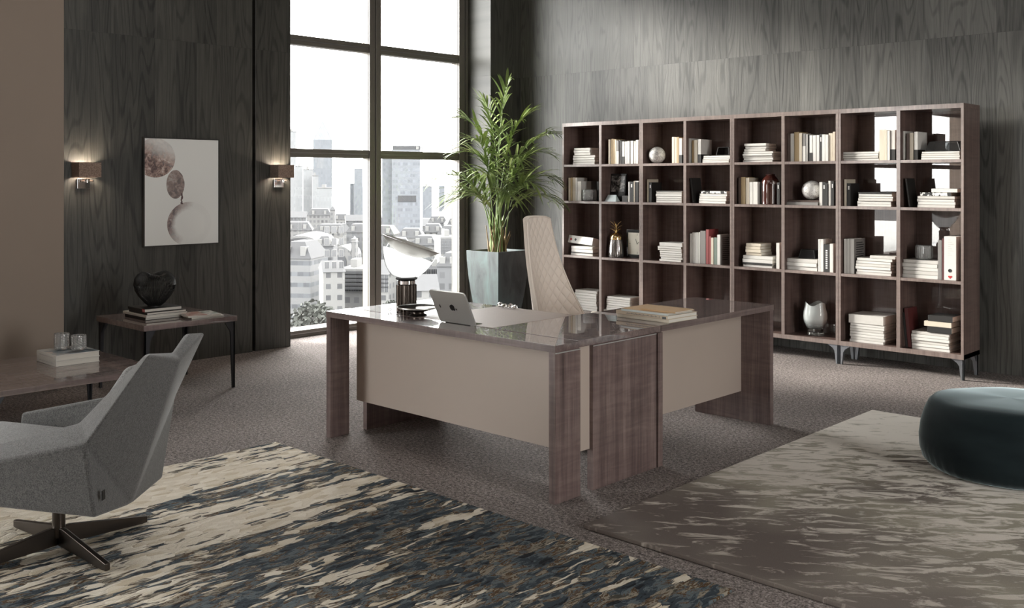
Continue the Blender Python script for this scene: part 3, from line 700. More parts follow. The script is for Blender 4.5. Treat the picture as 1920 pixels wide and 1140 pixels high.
    ('f', 4, 2, -6.276, 8.035, 0.307, 0.293, 0.0214, 0.2, 'white', ''),
    ('f', 4, 2, -6.276, 8.035, 0.329, 0.293, 0.0224, 0.2, 'white', ''),
    ('f', 4, 2, -6.276, 8.035, 0.352, 0.293, 0.0224, 0.2, 'white', ''),
    ('f', 4, 7, -3.679, 8.035, 0.2, 0.292, 0.0214, 0.27, 'white', ''),
    ('f', 4, 7, -3.679, 8.035, 0.222, 0.292, 0.0224, 0.27, 'white', ''),
    ('f', 4, 7, -3.679, 8.035, 0.245, 0.292, 0.0224, 0.27, 'white', ''),
    ('f', 4, 7, -3.679, 8.035, 0.268, 0.292, 0.0214, 0.27, 'white', ''),
    ('f', 4, 7, -3.679, 8.035, 0.29, 0.292, 0.0224, 0.27, 'white', ''),
    ('f', 4, 7, -3.679, 8.035, 0.313, 0.292, 0.0224, 0.27, 'white', ''),
    ('f', 4, 7, -3.679, 8.035, 0.336, 0.292, 0.0214, 0.27, 'white', ''),
    ('f', 4, 7, -3.688, 8.035, 0.358, 0.303, 0.0734, 0.28, 'white', ''),
    ('f', 4, 8, -3.163, 8.035, 0.2, 0.296, 0.0234, 0.26, 'white', ''),
    ('f', 4, 8, -3.163, 8.035, 0.224, 0.296, 0.0234, 0.26, 'white', ''),
    ('f', 4, 8, -3.163, 8.035, 0.248, 0.296, 0.0244, 0.26, 'white', ''),
    ('f', 4, 8, -3.163, 8.035, 0.273, 0.296, 0.0234, 0.26, 'white', ''),
    ('f', 4, 8, -3.163, 8.035, 0.297, 0.296, 0.0234, 0.26, 'white', ''),
    ('f', 4, 8, -3.163, 8.035, 0.321, 0.296, 0.0234, 0.26, 'white', ''),
    ('f', 4, 8, -3.04, 8.035, 0.345, 0.191, 0.0484, 0.2, 'black', ''),
    ('f', 4, 8, -3.055, 8.035, 0.394, 0.209, 0.0414, 0.2, 'cream', ''),
    ('f', 4, 8, -3.034, 8.035, 0.436, 0.194, 0.0474, 0.2, 'black', ''),
    ('s', 4, 8, -3.242, 8.035, 0.2, 0.0302, 0.283, 0.17, 'brown', 'lean2'),
    ('s', 4, 8, -3.209, 8.035, 0.2, 0.0162, 0.281, 0.17, 'black', 'lean2'),
    ('s', 4, 8, -3.191, 8.035, 0.2, 0.0272, 0.316, 0.19, 'darkred', 'lean2'),
]
ORD = ['first', 'second', 'third', 'fourth', 'fifth', 'sixth', 'seventh', 'eighth', 'ninth', 'tenth', 'eleventh', 'twelfth', 'thirteenth', 'fourteenth', 'fifteenth', 'sixteenth', 'seventeenth', 'eighteenth']
SHELF = {1: 'top shelf', 2: 'second shelf', 3: 'third shelf', 4: 'bottom shelf'}
CN = {'offwhite': 'white', 'darkred': 'dark red', 'pattern': 'black and white', 'brown': 'dark brown', 'green': 'grey green'}

def book_mesh(L, D, T, stand):
    """cover and page block; flat: spine along x facing -y, thickness up; standing: spine along z, thickness along x"""
    ct = min(0.0022, T*0.14); ins = min(0.004, L*0.02)
    def mp(x0, x1, y0, y1, z0, z1, b):
        if stand: b.box(z0, z1, y0, y1, x0, x1)
        else: b.box(x0, x1, y0, y1, z0, z1)
    cv = MB(); mp(0, L, 0, D, 0, ct, cv); mp(0, L, 0, D, T-ct, T, cv); mp(0, L, 0, ct, ct, T-ct, cv)
    pg = MB(); mp(ins, L-ins, ct, D-ins, ct, T-ct, pg)
    return cv, pg
def make_book(loc, L, D, T, col, stand, label, group, rot=None, pages='pages'):
    cv, pg = book_mesh(L, D, T, stand)
    o = cv.build('book', M['cover_'+col]); o.location = loc
    if rot: o.rotation_euler = rot
    if T > 0.006 and L > 0.1:
        bv = o.modifiers.new('rounded_spine', 'BEVEL'); bv.width = min(0.0025, T*0.16); bv.segments = 2; bv.limit_method = 'ANGLE'
    pg.build('page_block', M[pages], o)
    return fin(o, label, 'book', group)
cnt = {}; tot = {}
for kind, rw, cc, *_r in BOOKS: tot[(kind, rw, cc)] = tot.get((kind, rw, cc), 0)+1
rb = random.Random(3)
for kind, rw, cc, x, y, z, L, h, d, col, opt in BOOKS:
    k = (kind, rw, cc); i = cnt.get(k, 0); cnt[k] = i+1
    cn = CN.get(col, col)
    if kind == 'f':
        pos = 'only flat book' if tot[k] == 1 else 'topmost of flat pile' if i == tot[k]-1 else 'lowest of flat pile' if i == 0 else ORD[i]+' from bottom of flat pile'
        lab = f'{cn} book, {pos}, {SHELF[rw]}, {ORD[cc-1]} bay from palm'
        dx = rb.uniform(-0.007, 0.007)
        dy = rb.uniform(0.0, 0.014)
        if col == 'white' and (i*5+rw+cc) % 3 == 1: col = 'offwhite'
        o = make_book((x+dx, y+dy, z), L+rb.uniform(-0.006, 0.004), d, h-0.0012, col, False, lab, 'books on the bookcase shelves')
    else:
        lab = f'{cn} book, {ORD[i]} upright from palm side, {SHELF[rw]}, {ORD[cc-1]} bay from palm'
        rot = None
        if opt == 'lean': rot = (0, -0.13, 0)
        if opt == 'lean2': rot = (0, -0.10, 0)
        T, H = L, h
        o = make_book((x, y+rb.uniform(0, 0.008), z + (T*0.13 if rot else 0)), H, d, T, col, True, lab, 'books on the bookcase shelves', rot)
        def band(z0, z1, m, dd=None, nm='jacket_band'):
            q = MB(); q.box(-0.0006, T+0.0006, -0.0006, (dd or d)*0.98, z0, z1); q.build(nm, M[m], o)
        if opt == 'low_white': band(0.0, H*0.55, 'cover_white')
        if opt == 'low_black': band(0.0, H*0.33, 'cover_black')
        if opt == 'split_black': band(0.0, H*0.36, 'cover_black')
        if opt == 'top_white': band(H*0.94, H, 'cover_white')
        if opt == 'grey_side':
            q = MB(); q.box(T, T+0.0008, 0.003, d, 0.002, H-0.002); q.build('back_cover', M['cover_grey'], o)
        if opt == 'text_side':
            q = MB(); q.box(T, T+0.0008, 0.003, d, 0.002, H-0.002); q.build('back_cover', M['cover_grey'], o)
            q = MB()
            for a in range(12):
                zz = H*(0.90-a*0.066); q.box(T+0.0008, T+0.0014, d*(0.16+0.05*rb.random()), d*(0.72+0.2*rb.random()), zz-H*0.026, zz)
            q.build('printed_lines', M['black'], o)
        if opt == 'dots':
            q = MB(); wv = T*0.32
            q.box(T/2-wv/2, T/2+wv/2, -0.0008, 0.0, H*0.72, H*0.88)
            q.build('spine_lettering', M['print_white'], o)
        if opt == 'print':
            q = MB()
            for a in range(9): q.box(T*0.32, T*0.62, -0.0008, 0.0, H*(0.12+a*0.078), H*(0.12+a*0.078)+H*0.05)
            q.build('spine_lettering', M['print_white'], o)

# ------------------------------------------------------------------ things on the shelves
def marble(loc, r, lab):
    b = MB(); bmesh.ops.create_uvsphere(b.bm, u_segments=40, v_segments=24, radius=r)
    o = b.build('marble_ball', M['marble'], smooth=180); o.location = loc; return fin(o, lab, 'ball', 'marble balls')
marble((-5.69, 8.10, 1.722+0.083), 0.083, 'grey veined white marble ball standing directly on the top shelf')
o = marble((-4.07, 8.13, 1.385+0.085), 0.085, 'grey veined white marble ball resting on a flat book, second shelf'); o.rotation_euler = (0.6, 0.9, 0.4)

def ribbed_tumbler(loc, r, h, lab, n=18):
    b = MB()
    def wob(rr, z, a): return rr*(1+0.035*math.cos(n*a)), z
    prof = [(r*0.82, 0.0), (r*0.94, h*0.08), (r, h*0.25), (r, h*0.8), (r*0.95, h*0.97), (r*0.90, h), (r*0.86, h*0.97), (r*0.90, h*0.75), (r*0.90, h*0.28), (r*0.78, h*0.12), (0.002, h*0.10)]
    b.lathe(prof, n*6, wob=wob)
    vs = [v for v in b.bm.verts if abs(v.co.z) < 1e-6]; b.bm.faces.new(sorted(vs, key=lambda v: math.atan2(v.co.y, v.co.x)))
    o = b.build('ribbed_tumbler', M['crystal'], smooth=50); o.location = loc
    return fin(o, lab, 'glass', 'ribbed glass bowls on the shelves')
ribbed_tumbler((-6.535, 8.09, 1.3405), 0.072, 0.118, 'clear ribbed glass tumbler before upright books, second shelf, first bay')
ribbed_tumbler((-3.09, 8.115, 0.9195), 0.066, 0.112, 'clear ribbed glass tumbler standing on a flat book pile, third shelf')

def vitrine(loc, wd, dp, h, lab, pane):
    r = empty('glass_box', loc, lab, 'box', 'smoked glass boxes')
    t = 0.16*wd/0.27
    lo = [(-wd/2, 0, 0), (wd/2, 0, 0), (wd/2, dp, 0), (-wd/2, dp, 0)]; k = 0.80
    hi = [(x*k, dp/2+(y-dp/2)*k, h) for x, y, z in lo]
    fr = MB()
    for q in (lo, hi):
        for i in range(4): fr.tube([q[i], q[(i+1) % 4]], 0.0028, 5)
    for i in range(4): fr.tube([lo[i], hi[i]], 0.0028, 5)
    fr.build('frame', M['black'], r)
    g = MB(); g.poly(lo+hi, [(0, 1, 5, 4), (1, 2, 6, 5), (2, 3, 7, 6), (3, 0, 4, 7), (4, 5, 6, 7)]); g.build('pane', pane, r)
n_ = NT('smoked_pane'); tr_ = n_.n('BsdfTransparent', {'Color': (0.52, 0.54, 0.55, 1)}); gl_ = n_.n('BsdfGlossy', {'Roughness': 0.02})
mx_ = n_.n('MixShader', {0: schlick(n_), 1: tr_.outputs[0], 2: gl_.outputs[0]}); n_.t.links.new(mx_.outputs[0], n_.out.inputs[0]); M['smoke'] = n_.m
vitrine((-4.925, 8.06, 1.792), 0.135, 0.13, 0.072, 'small smoked glass box in black frame on white books, fourth bay', M['smoke'])
vitrine((-2.925, 8.06, 1.791), 0.27, 0.15, 0.074, 'wide smoked glass box in black frame on white books, end bay', M['smoke'])
vitrine((-4.088, 8.07, 0.875), 0.150, 0.13, 0.072, 'dark glass box on flat magazines, third shelf, sixth bay', M['gloss_black'])

r = empty('photo_frame', (-6.21, 8.13, 1.3405), 'dark framed photograph leaning in the second bay, second shelf', 'picture frame')
Mx = Matrix.Rotation(-0.10, 4, 'X')
b = MB(); b.box(-0.10, 0.10, 0, 0.014, 0, 0.285, 0.002, M=Mx); b.build('frame', M['gloss_black'], r, smooth=30)
n_ = NT('dark_photograph'); M['photo'] = n_.bsdf(n_.ramp(n_.noise(n_.coord(), 16.0, 3, 0.6, 0.6), [(0.42, (0.015, 0.014, 0.013)), (0.56, (0.16, 0.15, 0.14)), (0.64, (0.42, 0.40, 0.38))]), 0.25)
b = MB(); b.box(-0.085, 0.085, -0.001, 0.0, 0.10, 0.262, M=Mx); b.build('photograph', M['photo'], r)
o = MB(); o.poly([(-0.072, 0, 0), (0.072, 0, 0), (0.052, 0.035, 0.068), (-0.052, 0.035, 0.068), (0.072, 0.075, 0), (-0.072, 0.075, 0)], [(0, 1, 2, 3), (3, 2, 4, 5), (0, 3, 5), (1, 4, 2), (0, 5, 4, 1)])
M['ice_card'] = speckled('pale_blue_card', (0.48, 0.56, 0.57), 0.3, 0.25, 14.0)
o = o.build('tent_card', M['ice_card']); o.location = (-6.225, 8.035, 1.3405); fin(o, 'pale blue tented card standing before the dark photo frame', 'card')

b = MB()
b.lathe([(0.001, 0.002), (0.078, 0.0), (0.083, 0.006), (0.083, 0.165), (0.080, 0.20), (0.066, 0.235), (0.044, 0.256), (0.040, 0.262), (0.043, 0.268), (0.040, 0.274), (0.001, 0.276)], 40)
o = b.build('dome_jar', M['amber_glass'], smooth=40); o.location = (-4.468, 8.125, 1.3405); fin(o, 'dark amber glass dome shaped jar between upright books, second shelf', 'jar')

r = empty('pineapple_ornament', (-6.205, 8.11, 0.7705), 'gold topped glass pineapple jar on the third shelf', 'ornament')
b = MB()
def wob_p(rr, z, a): return rr*(1+0.045*math.cos(16*a)*(0.5+0.5*math.cos(z*260))), z
b.lathe([(0.072, 0.0), (0.080, 0.012), (0.078, 0.06), (0.070, 0.12), (0.062, 0.178), (0.055, 0.182), (0.062, 0.11), (0.068, 0.05), (0.065, 0.012), (0.002, 0.010)], 96, wob=wob_p)
M['cut_glass'] = plain('smoked_cut_glass', (0.30, 0.285, 0.28), 0.12, Metallic=0.75)
b.build('jar', M['cut_glass'], r, smooth=40)
b = MB(); b.lathe([(0.064, 0.182), (0.064, 0.20), (0.058, 0.222), (0.042, 0.240), (0.022, 0.250), (0.010, 0.254), (0.007, 0.275), (0.001, 0.277)], 32); lid = b.build('lid', M['gold'], r, smooth=50)
lf = MB()
for lay, (zz, ln, nn) in enumerate(((0.262, 0.062, 5), (0.288, 0.070, 5), (0.312, 0.062, 5))):
    for i in range(nn):
        a = 2*PI*(i+0.5*lay)/nn
        pts = [(0.004*math.cos(a), 0.004*math.sin(a), zz), (0.6*ln*math.cos(a), 0.6*ln*math.sin(a), zz+0.022+0.008*lay), (ln*math.cos(a), ln*math.sin(a), zz+0.028+0.014*lay)]
        lf.tube(pts, 0.0034, 5, r1=0.0012)
lf.tube([(0, 0, 0.25), (0, 0, 0.345)], 0.005, 6, r1=0.002)
lf.build('crown_leaves', M['gold'], lid, smooth=60)

r = empty('table_clock', (-5.975, 8.16, 0.7705), 'square black framed clock with cream face and two black hands', 'clock')
b = MB(); b.box(-0.135, 0.135, 0, 0.035, 0, 0.285, 0.003); b.build('case', M['gloss_black'], r, smooth=30)
M['clock_face'] = speckled('cream_clock_face', (0.60, 0.57, 0.48), 0.5, 0.03, 20.0)
b = MB(); b.box(-0.113, 0.113, -0.0015, 0.0, 0.034, 0.255); fc = b.build('dial', M['clock_face'], r)
b = MB()
for k in range(4):
    a = k*PI/2
    b.box(-0.0018, 0.0018, -0.0028, -0.0015, 0.082, 0.104, M=Matrix.Translation((0, 0, 0.145)) @ Matrix.Rotation(a, 4, 'Y'))
b.build('hour_marks', M['black'], fc)
for nm, a, ln, wd in (('hour_hand', -0.38, 0.052, 0.0045), ('minute_hand', 0.95, 0.072, 0.0035)):
    b = MB(); b.box(-wd/2, wd/2, -0.004, -0.0028, -0.008, ln, M=Matrix.Translation((0, 0, 0.145)) @ Matrix.Rotation(a, 4, 'Y')); b.build(nm, M['black'], fc)

# white ring binders
r = empty('ring_binder', (-6.64, 8.06, 0.9155), 'white ring binder lying tilted on flat books, third shelf, first bay', 'ring binder', 'ring binders')
Mb = Matrix.Rotation(0.06, 4, 'Y') @ Matrix.Rotation(-0.22, 4, 'X')
b = MB(); b.box(-0.165, 0.165, 0, 0.24, -0.026, 0.054, 0.002, M=Mb); b.build('cover', M['cover_white'], r, smooth=30)
for x_, m_ in ((-0.125, 'red_print'), (-0.065, 'black')):
    b = MB(); b.lathe([(0.001, 0.0), (0.013, 0.0), (0.013, 0.002), (0.001, 0.002)], 24, M=Mb @ Matrix.Translation((x_, 0.0005, 0.012)) @ Matrix.Rotation(PI/2, 4, 'X'))
    b.build('finger_hole' if m_ == 'black' else 'emblem', M[m_], r)
r = empty('ring_binder', (-2.905, 8.035, 0.7705), 'white ring binder standing upright, third shelf, end bay', 'ring binder', 'ring binders')
b = MB(); b.box(0, 0.094, 0, 0.27, 0, 0.345, 0.0025); b.build('cover', M['cover_white'], r, smooth=30)
b = MB(); b.lathe([(0.001, 0.0), (0.014, 0.0), (0.014, 0.002), (0.010, 0.002), (0.001, 0.001)], 24, M=Matrix.Translation((0.046, 0.0005, 0.076)) @ Matrix.Rotation(PI/2, 4, 'X')); b.build('finger_hole', M['black'], r)
b = MB()
ht = [(0.0155*(math.sin(t)**3), 0.0135*(13*math.cos(t)-5*math.cos(2*t)-2*math.cos(3*t)-math.cos(4*t))/16) for t in [2*PI*i/36 for i in range(36)]]
b.prism(ht, 0, 0.0012, lambda a, q, d: (0.047+a, -d, 0.026+q)); b.build('emblem', M['red_print'], r)
b = MB()
for a in range(8): b.box(0.030, 0.030+0.02+0.012*((a*7) % 3), -0.0006, 0.0001, 0.315-a*0.017, 0.319-a*0.017)
M['pale_print'] = plain('pale_grey_print', (0.52, 0.51, 0.49), 0.6); b.build('spine_lettering', M['pale_print'], r)

# milky glass vase, bottom shelf
r_ = 0.098
b = MB()
def wob_v(rr, z, a):
    k = max(0.0, (z-0.17)/0.11)
    return rr*(1+0.05*math.cos(3*a+0.6)*min(1, z/0.1)), z + 0.016*k*math.cos(3*a+1.2)
b.lathe([(0.066, 0.0), (0.074, 0.008), (0.066, 0.030), (0.070, 0.06), (0.090, 0.105), (0.102, 0.155), (0.100, 0.20), (0.088, 0.245), (0.084, 0.278), (0.080, 0.278), (0.084, 0.24), (0.095, 0.198), (0.096, 0.155), (0.084, 0.108), (0.060, 0.07), (0.002, 0.055)], 72, wob=wob_v)
vs = [v for v in b.bm.verts if abs(v.co.z) < 1e-6]; b.bm.faces.new(sorted(vs, key=lambda v: math.atan2(v.co.y, v.co.x)))
o = b.build('glass_vase', M['milky_glass'], smooth=60); o.location = (-4.04, 8.14, 0.2005); fin(o, 'milky white wavy rimmed glass vase with clear foot, bottom shelf', 'vase')

# ------------------------------------------------------------------ desk and its return
def rooted(root, o):
    o.location = -root.location; return o
d = empty('desk', (-4.04, 4.05, 0), 'large glossy brown wooden executive desk with taupe front panel', 'desk')
def P(name, m, *a, **k): return rooted(d, bx(name, m, d, *[0.0004 if q == 0.0012 else q for q in a], **k))
ZT, ZB = 0.764, 0.729
P('front_top', M['ven_x'], -4.96, -3.12, 3.600, 3.780, ZB, ZT, 0.0012)
P('desk_top', M['ven_x'], -4.955, -3.14, 3.796, 4.503, ZB, ZT, 0.0012)
P('leather_inset', M['leather'], -4.36, -3.745, 3.806, 4.492, ZT-0.002, ZT+0.0008)
P('groove_filler', M['dark_gap'], -4.94, -3.15, 3.777, 3.798, ZB+0.002, ZT-0.022)
P('front_leg', M['ven_z'], -3.162, -3.122, 3.601, 3.792, 0, ZB, 0.0012); P('front_leg', M['ven_z'], -4.958, -4.918, 3.601, 3.742, 0, ZB, 0.0012)
P('side_panel', M['ven_z'], -3.166, -3.130, 3.90, 4.448, 0, ZB, 0.0012); P('side_panel', M['ven_z'], -4.950, -4.914, 3.876, 4.49, 0, ZB, 0.0012)
P('front_panel', M['taupe_panel'], -4.918, -3.33, 3.80, 3.82, 0.198, ZB)
P('end_panel', M['taupe_panel'], -3.172, -3.152, 3.80, 3.90, 0.206, ZB)
P('metal_inlay', M['alu'], -3.1225, -3.1185, 3.603, 3.788, ZB-0.0055, ZB-0.0005); P('metal_inlay', M['alu'], -3.1305, -3.1265, 3.902, 4.446, ZB-0.0055, ZB-0.0005)
d2 = empty('desk_return', (-3.44, 5.12, 0), 'glossy brown wooden desk return standing square to the desk', 'desk')
def P(name, m, *a, **k): return rooted(d2, bx(name, m, d2, *[0.0004 if q == 0.0012 else q for q in a], **k))
P('return_top', M['ven_y'], -3.742, -3.14, 4.508, 5.752, ZB, ZT, 0.0012)
P('end_panel', M['ven_z'], -3.70, -3.142, 5.708, 5.750, 0, ZB, 0.0012); P('support_panel', M['ven_z'], -3.735, -3.124, 4.456, 4.500, 0, ZB, 0.0012)
P('modesty_panel', M['taupe_panel'], -3.37, -3.35, 4.50, 5.708, 0.188, ZB)

# tablet: back towards the window-side front edge, screen towards the seat
t = empty('tablet', (-3.985, 3.777, ZT+0.0006), 'silver tablet propped on the desk, its logo side facing the room', 'tablet')
TL = Matrix.Rotation(math.radians(26.0), 4, 'X')
def rr(wd, ht, rad, n=6):
    pts = []
    for cx_, cz_, a0 in ((wd/2-rad, ht-rad, 0), (-wd/2+rad, ht-rad, 90), (-wd/2+rad, rad, 180), (wd/2-rad, rad, 270)):
        for i in range(n+1):
            a = math.radians(a0+90*i/n); pts.append((cx_+rad*math.cos(a), cz_+rad*math.sin(a)))
    return pts
TW, TH = 0.285, 0.205
b = MB(); b.prism(rr(TW, TH, 0.014), 0, 0.009, lambda a, q, dd: TL @ Vector((a, dd, q)), 0.002); b.build('shell', M['alu'], t, smooth=30)
b = MB(); b.prism(rr(TW-0.012, TH-0.012, 0.010), 0.0091, 0.0098, lambda a, q, dd: TL @ Vector((a, dd, q+0.006))); b.build('screen', M['gloss_black'], t)
# logo: bitten apple lying on its side, leaf to the right
def apple():
    n = 64; pts = []
    for i in range(n):
        a = 2*PI*i/n; rad = 1.0
        x_ = math.cos(a)*0.94; y_ = math.sin(a)*1.0
        if y_ > 0: y_ -= 0.20*math.exp(-(x_/0.30)**2); x_ *= 1.06
        else: y_ += 0.14*math.exp(-(x_/0.26)**2); x_ *= 1.0-0.16*(-y_)
        dx, dy = x_-1.12, y_-0.12; q = math.hypot(dx, dy)
        if q < 0.42: x_ = 1.12+dx/q*0.42*(1 if q > 0 else 1); y_ = 0.12+dy/q*0.42
        pts.append((x_, y_))
    return pts
LS = 0.0215
def onback(a, q, dd): return TL @ Vector((0.004+a, -0.0002-dd, 0.104+q))
b = MB(); b.prism([(y_*LS, -x_*LS) for x_, y_ in apple()], 0, 0.0008, onback)
lfp = [(1.12+0.62*t_, 0.26*math.sin(PI*t_)) for t_ in [i/8 for i in range(9)]] + [(1.12+0.62*t_, -0.26*math.sin(PI*t_)) for t_ in [i/8 for i in range(7, 0, -1)]]
b.prism([((x_*0.94)*LS, (-0.18-y_-0.45*(x_-1.12))*LS) for x_, y_ in lfp], 0, 0.0008, onback)
b.build('logo', M['gloss_black'], t)
b = MB(); b.prism([(-0.094+0.0035*math.cos(a), 0.106+0.011*math.sin(a)) for a in [2*PI*i/16 for i in range(16)]], 0, 0.0008, lambda a, q, dd: TL @ Vector((a, -0.0002-dd, q))); b.build('camera_window', M['gloss_black'], t)
b = MB(); b.box(-0.10, 0.10, -0.002, 0.09, -0.0002, 0.003); b.poly([(-0.05, 0.085, 0.003), (0.05, 0.085, 0.003), (0.05, -0.02, 0.080), (-0.05, -0.02, 0.080), (0.05, 0.082, 0.003), (-0.05, 0.082, 0.003)], [(0, 1, 2, 3), (3, 2, 4, 5)]); b.build('folding_stand', M['gloss_black'], t)

# lamp with fluted column and bowl
lp = empty('desk_lamp', (-4.605, 3.935, ZT+0.0005), 'lit glass bowl desk lamp on black fluted column', 'lamp')
b = MB()
def wob_f(rr_, z, a): return rr_*(1-0.07*(0.5-0.5*math.cos(20*a))**0.5), z
b.lathe([(0.001, 0.004), (0.062, 0.0), (0.062, 0.160), (0.052, 0.166), (0.001, 0.166)], 120, wob=wob_f); b.build('fluted_column', M['bronze'], lp, smooth=30)
b = MB(); b.lathe([(0.001, 0.166), (0.053, 0.166), (0.053, 0.186), (0.050, 0.190), (0.001, 0.190)], 36); b.build('collar', M['chrome'], lp, smooth=30)
b = MB(); b.lathe([(0.001, 0.190), (0.062, 0.192), (0.068, 0.200), (0.062, 0.207), (0.001, 0.208)], 36); b.build('ring', M['black'], lp, smooth=30)
# bowl axis leans towards the right of the picture (world direction r)
rv = Vector((math.cos(0.757674), math.sin(0.757674), 0)); fv = Vector((-math.sin(0.757674), math.cos(0.757674), 0))
tilt = Matrix.Rotation(math.radians(18.5), 4, fv) @ Matrix.Rotation(math.radians(-3), 4, rv)
piv = Matrix.Translation((0, 0, 0.205)) @ tilt
prof = [(0.050, -0.006), (0.070, 0.004), (0.105, 0.038), (0.135, 0.082), (0.157, 0.135), (0.170, 0.180), (0.176, 0.205)]
sh = Matrix.Translation(rv*-0.040)
b = MB(); b.lathe(prof, 56, M=sh @ piv); b.build('glass_bowl', M['pane'], lp, smooth=60)
n_ = NT('glowing_opal'); em = n_.n('Emission', {'Color': (1.0, 0.985, 0.96, 1), 'Strength': 1.35}); n_.t.links.new(em.outputs[0], n_.out.inputs[0]); M['glow'] = n_.m
inn = [(0.001, 0.000), (0.052, 0.004), (0.098, 0.040), (0.127, 0.083), (0.149, 0.125), (0.156, 0.146)]
b = MB(); b.lathe(inn, 56, M=sh @ piv); b.build('opal_liner', M['glow'], lp, smooth=60)
refl = [(0.001, 0.140), (0.060, 0.145), (0.110, 0.160), (0.148, 0.184), (0.181, 0.212), (0.184, 0.216), (0.180, 0.217), (0.146, 0.190), (0.108, 0.167), (0.060, 0.152), (0.001, 0.148)]
b = MB(); b.lathe(refl, 64, M=sh @ piv); M['dish'] = plain('satin_white_aluminium', (0.50, 0.49, 0.46), 0.35, Metallic=0.3); b.build('reflector_dish', M['dish'], lp, smooth=50)

# pedestal dish beside the lamp, glass pieces
ds = empty('pedestal_dish', (-4.415, 3.862, ZT+0.0005), 'shallow dark dish with pale rim on a foot beside the lamp', 'dish')
b = MB(); b.lathe([(0.001, 0.0), (0.055, 0.0), (0.052, 0.004), (0.036, 0.010), (0.036, 0.020), (0.062, 0.026), (0.100, 0.038), (0.121, 0.047), (0.118, 0.046), (0.090, 0.038), (0.040, 0.030), (0.001, 0.028)], 48); b.build('bowl', M['bronze'], ds, smooth=40)
b = MB(); b.lathe([(0.116, 0.0455), (0.122, 0.044), (0.1235, 0.049), (0.121, 0.0525), (0.117, 0.050)], 48); b.build('rim', M['alu'], ds, smooth=60)
def gem(loc, r, lab, seed, fl=0.8):
    b = MB(); bmesh.ops.create_icosphere(b.bm, subdivisions=1, radius=r); q = random.Random(seed)
    for v in b.bm.verts: v.co *= q.uniform(0.82, 1.12); v.co.z *= fl
    zmin = min(v.co.z for v in b.bm.verts)
    for v in b.bm.verts: v.co.z -= zmin
    o = b.build('glass_paperweight', M['clear_glass']); o.location = loc
    return fin(o, lab, 'paperweight', 'clear glass pieces on the desk')
gem((-4.535, 3.815, ZT+0.0006), 0.016, 'small clear faceted glass piece between lamp foot and dish', 1)
gem((-4.655, 3.845, ZT+0.0006), 0.015, 'small clear faceted glass piece at the window side of the lamp', 2)
gds = [gem((-4.325+0.046*i, 4.462-0.006*(i % 2), ZT+0.0012), 0.021-0.002*(i % 2), 'clear faceted glass piece before the planter, ' + ('nearest the tablet', 'next to the tablet end one', 'third from the tablet', 'furthest from the tablet')[i], 10+i, 0.75) for i in range(4)]

# books and notebooks on the return
def flatbook(x0, x1, y0, y1, z, T, col, lab, group=None, rz=0.0, pages='pages', name='book', cat='book'):
    o = make_book((x0, y0, z), x1-x0, y1-y0, T, col, False, lab, group, (0, 0, rz), pages)
    o.name = name; o['category'] = cat; return o
G2 = 'books stacked on the desk return'
M['cover_beige'] = speckled('beige_cover', (0.56, 0.46, 0.34), 0.55, 0.06, 20.0); M['cover_kraft'] = M['kraft']; M['cover_paleblue'] = speckled('pale_blue_cover', (0.55, 0.59, 0.58), 0.5, 0.05, 20)
o = flatbook(-3.525, -3.150, 4.615, 4.885, ZT+0.0005, 0.020, 'cream', 'pale hardback book, lowest of pile on the desk return', G2, -0.05)
o = flatbook(-3.520, -3.148, 4.600, 4.880, ZT+0.0210, 0.021, 'beige', 'beige hardback with printed spine, second in pile on the desk return', G2, -0.05)
b = MB()
for i in range(26): b.box(0.075+0.0095*i, 0.075+0.0095*i+0.006, -0.0008, 0.0002, 0.007, 0.007+0.004+0.003*((i*5) % 3)/2)
b.build('spine_lettering', M['print_grey'], o)
b = MB(); b.box(0.335, 0.362, -0.0012, 0.0002, 0.002, 0.015); b.build('publisher_mark', M['black'], o)
o = flatbook(-3.475, -3.150, 4.590, 4.835, ZT+0.0425, 0.013, 'paleblue', 'thick notepad with kraft brown cover in pile on the desk return', G2, -0.03, name='notepad', cat='notebook')
b = MB(); b.box(-0.002, 0.327, -0.001, 0.247, 0.013, 0.0155, 0.001); b.build('cover', M['kraft'], o)
o = flatbook(-3.345, -3.105, 4.600, 4.785, ZT+0.0590, 0.008, 'kraft', 'spiral bound kraft notebook, topmost of pile on the desk return', G2, -0.03, name='spiral_notebook', cat='notebook')
b = MB()
for i in range(28):
    cx_ = 0.012+0.0078*i
    b.tube([(cx_, 0.183+0.005*math.cos(a), 0.004+0.0065*math.sin(a)) for a in [2*PI*k/10 for k in range(11)]], 0.0011, 4, caps=False)
b.build('spiral_binding', M['chrome'], o)

